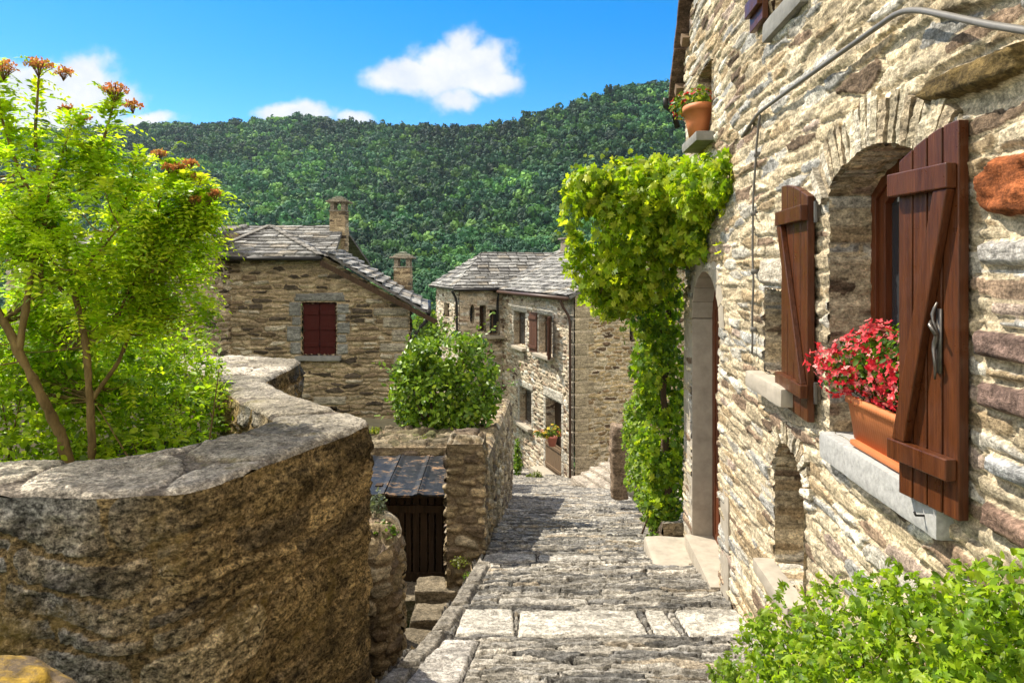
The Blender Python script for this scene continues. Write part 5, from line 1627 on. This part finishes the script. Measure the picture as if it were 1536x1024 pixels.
# --- taller neighbour behind it
NBH = thing('stone_house', 'hip roofed stone house with small shaded windows behind the tan corner house', 'house', (-1, 28, -7))
FB = C0 + FU * 7.0 + FN * 1.75
def bp(x, y): return onplane(x, y, FB, GU, -FU)
def sp_(x, y): return onplane(x, y, FB, FU, FN)
mb = MB()
bo = []
for x0, y0, x1, y1 in [(719, 458, 729, 497), (734, 464, 750, 503)]:
    a, b = bp(x0, y1), bp(x1, y0); bo.append([a[0], b[0], a[1], b[1]])
ca, cb_ = bp(704, 486), bp(712, 456)
oval = np.array([[(ca[0] + cb_[0]) / 2 + (cb_[0] - ca[0]) / 2 * math.cos(t), (ca[1] + cb_[1]) / 2 + (cb_[1] - ca[1]) / 2 * math.sin(t)] for t in np.linspace(0, 2 * np.pi, 16, endpoint=False)])
ovb = [stone_patch(rect(q[0] - .1, q[1] + .1, q[3], q[3] + .2), (.44, .4, .33), .04) for q in bo]
panel(mb, np.arange(0, 1.9, .03), np.arange(-8.5, EAVE, .03), planar(FB, GU, UP, -FU), MAS_M, 41, [rect(*q) for q in bo] + [oval], None, ovb)
for q in bo: reveal(mb, rect(*q), .35, FB, GU, UP, -FU, MAS_M, 3, .05, True)
reveal(mb, oval, .3, FB, GU, UP, -FU, MAS_M, 3, .05, True)
so = []
for x0, y0, x1, y1 in [(667, 453, 675, 478), (667, 482, 675, 494), (683, 458, 687, 487)]:
    a, b = sp_(x0, y0), sp_(x1, y1); so.append([min(a[0], b[0]), max(a[0], b[0]), min(a[1], b[1]), max(a[1], b[1])])
panel(mb, np.arange(0, 4.2, .035), np.arange(-8.5, EAVE, .03), planar(FB, FU, UP, FN), MAS_M, 43, [rect(*q) for q in so])
for q in so: reveal(mb, rect(*q), .2, FB, FU, UP, FN, MAS_M, 3, .05, True)
panel(mb, np.arange(0, 7., .1), np.arange(-8.5, EAVE, .1), planar(FB + FU * 4.2 + GU * 7, -GU, UP, FU), MAS_M, 44)
mb.build('wall', M['mid'], NBH)
for q in bo[:1]:
    k = MB(); k.box(FB + GU * (q[0] + q[1]) / 2 + UP * (q[2] + q[3]) / 2 + FU * .36, (.05, q[1] - q[0], q[3] - q[2]), np.array([-FU, GU, UP])); k.build('door', M['oldwood'], NBH, smooth=False)
house_window(NBH, FB, GU, -FU, *bo[1], .33, M['palewood'])
k = MB(); k.rock(FB + GU * (bo[1][0] + bo[1][1]) / 2 + UP * (bo[1][2] - .06) - FU * .08, (.4, bo[1][1] - bo[1][0] + .25, .12), np.array([-FU, GU, UP]), .015, .008, 5, .05, 4); k.build('window_sill', M['dressed'], NBH)
k = MB(); k.box(FB + GU * (ca[0] + cb_[0]) / 2 + UP * (ca[1] + cb_[1]) / 2 + FU * .28, (.04, cb_[0] - ca[0] + .1, cb_[1] - ca[1] + .1), np.array([-FU, GU, UP])); k.build('pane', M['glass'], NBH, smooth=False)
for q in so: house_window(NBH, FB, FU, FN, *q, .15, M['palewood'], bars=0)
rf = MB(); E0 = EAVE + .03
def bb(s, r, z): return FB + FU * s + GU * r + UP * z
roof_plane(rf, [bb(-.3, -.3, E0), bb(-.3, 7, E0), bb(2.1, 7, .72), bb(2.1, 1.5, .72)], 31, .04, .09, slab=.06)
roof_plane(rf, [bb(4.5, -.3, E0), bb(-.3, -.3, E0), bb(2.1, 1.5, .72)], 32, .04, .09, slab=.06)
roof_plane(rf, [bb(4.5, 7, E0), bb(4.5, -.3, E0), bb(2.1, 1.5, .72), bb(2.1, 7, .72)], 33, .08, .09)
rf.build('roof', M['roof'], NBH, smooth=False)
k = MB(); k.tube([bb(-.36, -.3, E0 - .06), bb(-.36, 1.7, E0 - .06)], .055, 8)
g0 = bb(-.3, 1.5, E0 - .1); k.tube(smooth_path([g0, g0 - UP * .4 + FU * .2, g0 - UP * 1.2 + FU * .2], 20), .045, 8)
g0 = bb(.0, -.3, E0 - .1); k.tube(smooth_path([g0, g0 - UP * .3 + GU * .2, g0 - UP * 2.2 + GU * .22], 20), .045, 8); k.build('gutter', M['iron'], NBH)

# pots and plants by the far door
FP = thing('flower_pot', 'pinkish pot hanging on the half gate of the far doorway', 'pot', P(836, 668, 20.2))
k = MB(); c = P(834, 668, 20.1) + FN * .12; prof = np.array([[0, 0], [.10, 0], [.15, .24], [.165, .24], [.165, .29], [.145, .29], [.135, .25], [0, .25]])
A, I = np.meshgrid(np.linspace(0, 2 * np.pi, 20), np.arange(len(prof)))
k.quadgrid(np.stack([c[0] + prof[I, 0] * np.cos(A), c[1] + prof[I, 0] * np.sin(A), c[2] + prof[I, 1]], -1)); k.build('pot', m_plain('pink_terracotta', (.42, .14, .10), .7, .2, 6), FP)
r = np.random.default_rng(55)
def plant(name, label, cat, ells, n, size, palette, mat_, fl=0, fpal=None, thr=-.4):
    o = thing(name, label, cat, ells[0][0] - np.array([0, 0, ells[0][1][2]]), 'small weeds along the alley and its walls' if name == 'weed' else None)
    v = MB(); leafy(v, ells, n, size, palette, r, LEAF_S, .8, None, 10, thr, 3); v.build('foliage', M[mat_], o)
    if fl:
        c_, o_ = cloud(ells, fl, r, .2, None, 8, -.5, 4); blossoms(o, c_, o_ + np.array([0, 0, .4]), size[1] * .7, fpal, r)
    for i in range(5):
        v = MB()
        e = ells[i % len(ells)]; b = e[0] + e[1] * r.normal(size=3) * .4; a = e[0] - np.array([.3 * e[1][0] * r.normal(), 0, e[1][2]])
        v.tube([a, (a + b) / 2 + .1 * e[1] * r.normal(size=3), b], [.006, .005, .003], 5)
        v.build('stem', M['vinebark'], o)
    return o


LG = [((.12, .2, .03), 3), ((.08, .14, .02), 3), ((.2, .28, .05), 2)]
plant('potted_plant', 'trailing yellow flowered plant in the pot on the half gate', 'plant', [(c + np.array([0, 0, .42]), np.array([.25, .2, .22])), (c + np.array([-.25, 0, .35]), np.array([.3, .2, .12]))], 260, (.05, .1), LG, 'leaf', 40, [((.6, .45, .04), 2), ((.5, .2, .1), 1)])
plant('climbing_plant', 'narrow dark green plant climbing the tan house wall behind the garden wall', 'plant', [ell(777, 695, 21.5, 7, 26, .2), ell(776, 672, 21.5, 4, 16, .15)], 420, (.07, .12), GREEN_DARK, 'leafdark')
plant('weed', 'low yellowish weed at the foot of the tan house left of the far doorway', 'weed', [ell(806, 713, 20.6, 8, 6, .25), ell(795, 715, 20.8, 6, 4, .2)], 220, (.05, .1), [((.2, .24, .05), 2), ((.12, .16, .03), 2)], 'leaf')
plant('weed', 'tiny yellow green weed on top of the garden wall pillar', 'weed', [ell(699, 663, 6.5, 9, 9, .06)], 90, (.02, .045), [((.3, .36, .04), 2), ((.4, .38, .04), 1)], 'leaf')
plant('weed', 'spiky green weed on top of the short stone pillar stub', 'weed', [ell(578, 797, 5.0, 20, 10, .1), ell(570, 790, 5.1, 12, 8, .08)], 160, (.025, .06), LG, 'leaf')
plant('lavender', 'pale grey green tuft behind the short stone pillar stub', 'plant', [ell(566, 762, 5.35, 14, 26, .1)], 260, (.02, .05), [((.22, .25, .19), 2), ((.16, .19, .13), 2)], 'leafdark')
plant('weed', 'low green weed on the alley edge by the garden wall pillar', 'weed', [ell(702, 868, 5.55, 12, 6, .1)], 120, (.02, .045), LG, 'leaf')
plant('weed', 'small mossy weed on the slab below the garden wall pillar', 'weed', [ell(690, 842, 6.0, 16, 5, .1)], 120, (.015, .035), [((.16, .18, .03), 2), ((.1, .12, .02), 2)], 'leaf')
plant('weed', 'small weed at the foot of the rubble bank beside the doorstep', 'weed', [ell(980, 806, 6.75, 10, 7, .08)], 110, (.02, .05), LG, 'leaf')
plant('weed', 'yellow tuft on the mossy terrace wall', 'weed', [ell(562, 645, 8.4, 10, 5, .12), ell(640, 658, 8.3, 14, 6, .12)], 160, (.03, .06), [((.3, .32, .04), 2), ((.14, .2, .03), 2)], 'leaf')
plant('fern', 'pale green fern beside the alley at the edge of the near right bush', 'fern', [ell(1095, 1015, 2.95, 34, 22, .12)], 160, (.02, .045), [((.22, .32, .04), 2), ((.16, .25, .03), 2)], 'leaf')
plant('bush', 'bright sunlit bush glimpsed past the downpipe of the red shuttered house', 'bush', [ell(640, 480, 24, 16, 30, .6), ell(655, 500, 26, 18, 22, .7), ell(628, 500, 23, 12, 30, .5)], 900, (.1, .2), LG, 'leaf')


# ================================================================== forest on the hill
def forest():
    r = np.random.default_rng(77)
    def template(n, s, seed):
        rr = np.random.default_rng(seed)
        nb = 9
        C_ = rr.normal(size=(nb, 3)) * np.array([.42, .42, .30]); C_[:, 2] = np.abs(C_[:, 2]) * 1.3 + .25
        A_ = rr.uniform(.36, .58, nb)
        k = rr.integers(0, nb, n); d = unit(rr.normal(size=(n, 3)) + np.array([0, 0, .35]))
        p = C_[k] + d * (A_[k] * (1 + .15 * rr.normal(size=n)))[:, None]
        nr = unit(d + .17 * rr.normal(size=(n, 3)))
        t = unit(np.cross(nr, rr.normal(size=(n, 3)))); b = np.cross(nr, t)
        sz = s * rr.uniform(.6, 1.25, (n, 1))
        V = np.stack([p - t * sz, p + b * sz * .8 - nr * sz * .25, p + t * sz, p - b * sz * .8 - nr * sz * .25], 1)
        br = rr.uniform(.9, 1.12, n)
        return V, br
    def core(seed):
        a = np.linspace(0, 2 * np.pi, 9)[:-1]
        V = [[0, 0, -.3]] + [[.5 * math.cos(t), .5 * math.sin(t), .1] for t in a] + [[.55 * math.cos(t), .55 * math.sin(t), .5] for t in a] + [[0, 0, .9]]
        F = [[0, 1 + (i + 1) % 8, 1 + i] for i in range(8)] + [[17, 9 + i, 9 + (i + 1) % 8] for i in range(8)]
        Q = [[1 + i, 1 + (i + 1) % 8, 9 + (i + 1) % 8, 9 + i] for i in range(8)]
        return np.array(V), np.array(F), np.array(Q)
    near = [template(900, .105, i) for i in range(4)]; mid = [template(320, .165, 40 + i) for i in range(5)]; far = [template(100, .29, 20 + i) for i in range(6)]
    CV, CF, CQ = core(1)
    mb = MB()
    base = [((.032, .105, .034), 3), ((.020, .072, .032), 3), ((.062, .16, .034), 2), ((.016, .056, .030), 2.6), ((.10, .205, .038), .9)]
    for lo, hi, sp, T, R_ in ((55, 140, 5.2, near, 3.6), (140, 300, 5.8, mid, 3.9), (300, 760, 6.2, far, 4.0)):
        ys = []
        y = lo
        pts = []
        while y < hi:
            x0, x1 = -1.3 * y, .50 * y
            xs = np.arange(x0, x1, sp) + r.uniform(0, sp)
            pts.append(np.stack([xs + r.normal(size=len(xs)) * sp * .3, y + r.normal(size=len(xs)) * sp * .3], -1)); y += sp * .85
        p = np.concatenate(pts)
        # a few clearings and bare rocks near the summit
        px = CX + F0 * p[:, 0] / p[:, 1]
        clear = (fbm(p[:, 0] / 16, p[:, 1] / 16, 0, 2, 9) > .42) & (p[:, 1] > 420) & (px > 880)
        p = p[~clear & (r.random(len(p)) > .04)]
        z = terrain(p[:, 0], p[:, 1])
        n = len(p); kind = r.integers(0, len(T), n); a = r.uniform(0, 6.28, n); sc = R_ * r.uniform(.65, 1.3, n); sz = r.uniform(.85, 1.25, n)
        col = pick(base, n, r, .2)
        zone = fbm(p[:, 0] / 60, p[:, 1] / 60, 0, 3, 15)
        col = col * (1 + .9 * zone)[:, None].clip(.35, 2)
        for k in range(len(T)):
            i = np.where(kind == k)[0]
            V, br = T[k]
            ca, sa = np.cos(a[i])[:, None, None], np.sin(a[i])[:, None, None]
            x = (V[None, ..., 0] * ca - V[None, ..., 1] * sa) * sc[i][:, None, None] + p[i, 0][:, None, None]
            yy = (V[None, ..., 0] * sa + V[None, ..., 1] * ca) * sc[i][:, None, None] + p[i, 1][:, None, None]
            zz = (V[None, ..., 2] * (sc * sz)[i][:, None, None]) + z[i][:, None, None] + sc[i][:, None, None] * .75
            W = np.stack([x, yy, zz], -1).reshape(-1, 3)
            cc = np.repeat((col[i][:, None] * br[None, :, None]).reshape(-1, 3), 4, 0)
            mb.add(W, np.arange(len(W)).reshape(-1, 4), cc)
            W = p[i][:, None]; ni = len(i)
            cw = np.empty((ni, len(CV), 3)); cw[..., :2] = p[i][:, None] + CV[None, :, :2] * sc[i][:, None, None]; cw[..., 2] = z[i][:, None] + (CV[None, :, 2] * sz[i][:, None] + .6) * sc[i][:, None]
            o = (np.arange(ni) * len(CV))[:, None, None]
            mb.add(cw.reshape(-1, 3), [(CF[None] + o).reshape(-1, 3), (CQ[None] + o).reshape(-1, 4)], np.repeat(col[i] * .8, len(CV), 0))
    tag(mb.build('forest', M['forest'], None, (0, 300, 0), smooth=False), 'dense green forest covering the hillside behind the village', 'forest', kind='stuff')
    # pale rocks on the summit
    rk = MB()
    for i, (x, y) in enumerate([(938, 140), (955, 141), (975, 144), (992, 146), (1000, 139), (985, 152), (905, 165), (1012, 148)]):
        d = 560 + r.uniform(-20, 20); c = P(x, y, d); c[2] = max(c[2], terrain(c[0], c[1]) + 4)
        rk.rock(c, (r.uniform(4, 9), 6, r.uniform(3, 6)), None, 1., .8, .4, 1.5, i, (.34, .31, .28))
    tag(rk.build('summit_rocks', M['dressed'], None), kind='structure')


forest()

# the air: thin haze round the whole scene
hz_ = MB(); hz_.box((0, 1000, 85), (6400, 5400, 410))
t = bpy.data.materials.new('haze'); t.use_nodes = True; t.node_tree.nodes.clear()
pv = t.node_tree.nodes.new('ShaderNodeVolumePrincipled'); pv.inputs['Color'].default_value = (.62, .80, 1., 1); pv.inputs['Density'].default_value = .00007; pv.inputs['Anisotropy'].default_value = .3
to_ = t.node_tree.nodes.new('ShaderNodeOutputMaterial'); t.node_tree.links.new(pv.outputs[0], to_.inputs['Volume'])
tag(hz_.build('haze', t, None, (0, 1000, 85), smooth=False), kind='stuff')

# ================================================================== sky, sun, camera
SUN_AZ, SUN_EL = 35., 53.                          # the sun stands left of and beyond the alley
sd = np.array([-math.cos(R(SUN_AZ)) * math.cos(R(SUN_EL)), math.sin(R(SUN_AZ)) * math.cos(R(SUN_EL)), math.sin(R(SUN_EL))])
w = bpy.data.worlds.new('World'); SC.world = w; w.use_nodes = True
nt = w.node_tree; nt.nodes.clear()
N = lambda t: nt.nodes.new(t)
Lk = nt.links.new
out = N('ShaderNodeOutputWorld'); bg = N('ShaderNodeBackground'); bg.inputs[1].default_value = .15
sky = N('ShaderNodeTexSky'); sky.sky_type = 'NISHITA'; sky.sun_disc = False
sky.sun_elevation = R(SUN_EL); sky.sun_rotation = math.atan2(sd[0], sd[1])
sky.air_density = 1.0; sky.dust_density = .3; sky.ozone_density = 3.0; sky.altitude = 600
hs = N('ShaderNodeHueSaturation'); hs.inputs['Saturation'].default_value = 1.5; hs.inputs['Value'].default_value = .58
Lk(sky.outputs[0], hs.inputs['Color'])
tc = N('ShaderNodeTexCoord'); sx = N('ShaderNodeSeparateXYZ'); Lk(tc.outputs['Generated'], sx.inputs[0])
def mth(op, a, b=0., c=None):
    q = N('ShaderNodeMath'); q.operation = op
    for i, v_ in enumerate((a, b) if c is None else (a, b, c)):
        if isinstance(v_, (int, float)): q.inputs[i].default_value = v_
        else: Lk(v_, q.inputs[i])
    return q.outputs[0]
ym = mth('MAXIMUM', sx.outputs[1], .02)
gu = mth('DIVIDE', sx.outputs[0], ym); gv = mth('DIVIDE', sx.outputs[2], ym)
cx_ = N('ShaderNodeCombineXYZ'); Lk(gu, cx_.inputs[0]); Lk(gv, cx_.inputs[1])
def nz(scale, det, sc=(1, 1, 1), off=0.):
    mp = N('ShaderNodeMapping'); mp.inputs['Scale'].default_value = sc; mp.inputs['Location'].default_value = (off, off * .7, 0); Lk(cx_.outputs[0], mp.inputs[0])
    q = N('ShaderNodeTexNoise'); q.inputs['Scale'].default_value = scale; q.inputs['Detail'].default_value = det; q.inputs['Roughness'].default_value = .58; Lk(mp.outputs[0], q.inputs[0]); return q.outputs[0]
wu = mth('ADD', gu, mth('MULTIPLY', mth('SUBTRACT', nz(9, 4, off=3.), .5), .06))
wv_ = mth('ADD', gv, mth('MULTIPLY', mth('SUBTRACT', nz(9, 4, off=7.), .5), .05))
tot = None
for x, y, rx, ry, k in [(610, 115, 62, 28, 1.), (690, 105, 85, 46, 1.1), (690, 70, 34, 32, .9), (735, 130, 60, 26, .9), (690, 158, 44, 20, .8), (435, 172, 68, 20, .9), (530, 178, 36, 12, .8), (60, 130, 120, 46, 1.1), (160, 142, 70, 30, .9), (40, 175, 160, 40, 1.), (220, 182, 60, 14, .8), (-160, 130, 160, 60, 1.), (1300, -200, 200, 80, .9), (300, -300, 240, 70, .8)]:
    a = mth('DIVIDE', mth('SUBTRACT', wu, (x - CX) / F0), rx / F0); b = mth('DIVIDE', mth('SUBTRACT', wv_, (HY - y) / F0), ry / F0)
    g = mth('MULTIPLY', mth('POWER', 2.718, mth('MULTIPLY', mth('ADD', mth('MULTIPLY', a, a), mth('MULTIPLY', b, b)), -.9)), k)
    tot = g if tot is None else mth('MAXIMUM', tot, g)
den = mth('ADD', mth('MULTIPLY', tot, 1.35), mth('MULTIPLY', mth('SUBTRACT', nz(14, 9), .5), 1.55))
rp = N('ShaderNodeValToRGB'); rp.color_ramp.interpolation = 'EASE'; e = rp.color_ramp.elements; e[0].position = .33; e[0].color = (0, 0, 0, 1); e[1].position = 1.0; e[1].color = (1, 1, 1, 1); Lk(den, rp.inputs[0])
fw = mth('MULTIPLY', rp.outputs[0], mth('GREATER_THAN', sx.outputs[1], .05))
mx = N('ShaderNodeMix'); mx.data_type = 'RGBA'; Lk(fw, mx.inputs[0]); Lk(hs.outputs[0], mx.inputs[6])
cr = N('ShaderNodeValToRGB'); e = cr.color_ramp.elements; e[0].position = .35; e[0].color = (.78, .84, .92, 1); e[1].position = .7; e[1].color = (1, 1, 1, 1); Lk(nz(22, 6, off=2.), cr.inputs[0])
cs_ = N('ShaderNodeMix'); cs_.data_type = 'RGBA'; cs_.blend_type = 'MULTIPLY'; cs_.inputs[0].default_value = 1.; Lk(cr.outputs[0], cs_.inputs[6]); cs_.inputs[7].default_value = (2.95, 2.95, 3.0, 1)
Lk(cs_.outputs[2], mx.inputs[7])
# broken warm white cloud, unseen, added overhead and behind the viewer as fill light
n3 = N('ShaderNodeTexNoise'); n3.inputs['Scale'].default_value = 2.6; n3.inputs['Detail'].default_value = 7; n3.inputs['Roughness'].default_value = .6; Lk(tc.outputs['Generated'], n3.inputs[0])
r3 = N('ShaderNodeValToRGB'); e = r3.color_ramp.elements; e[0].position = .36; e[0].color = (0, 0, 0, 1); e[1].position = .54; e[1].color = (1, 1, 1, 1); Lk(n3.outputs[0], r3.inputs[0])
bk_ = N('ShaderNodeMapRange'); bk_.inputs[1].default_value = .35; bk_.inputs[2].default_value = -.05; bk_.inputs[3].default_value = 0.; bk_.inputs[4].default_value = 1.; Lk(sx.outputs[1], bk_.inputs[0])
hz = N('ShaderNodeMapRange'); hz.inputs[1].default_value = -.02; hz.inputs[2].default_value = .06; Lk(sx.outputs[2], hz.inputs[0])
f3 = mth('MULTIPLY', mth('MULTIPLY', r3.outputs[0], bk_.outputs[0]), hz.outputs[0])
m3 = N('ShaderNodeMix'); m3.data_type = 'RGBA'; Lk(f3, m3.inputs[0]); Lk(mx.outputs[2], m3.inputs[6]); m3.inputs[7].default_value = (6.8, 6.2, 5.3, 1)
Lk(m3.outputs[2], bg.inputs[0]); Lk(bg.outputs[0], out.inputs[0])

sl_ = bpy.data.lights.new('sun', 'SUN'); sl_.energy = 3.7; sl_.angle = R(.5); sl_.color = (1., .92, .77)
so_ = bpy.data.objects.new('sun', sl_); COL.objects.link(so_)
from mathutils import Vector
so_.rotation_euler = Vector(sd).to_track_quat('Z', 'Y').to_euler(); so_.location = (-8, 6, 14)

cam = bpy.data.cameras.new('camera'); cam.sensor_width = 36; cam.lens = 24.; cam.shift_y = -(512 - HY) / 1536; cam.clip_end = 8000; cam.clip_start = .05
co = bpy.data.objects.new('camera', cam); COL.objects.link(co); co.rotation_euler = (R(90), 0, 0); SC.camera = co
vs_ = SC.view_settings
vs_.view_transform = 'Standard'; vs_.look = 'None'; vs_.gamma = 1.; vs_.use_curve_mapping = False; vs_.exposure = 1.22
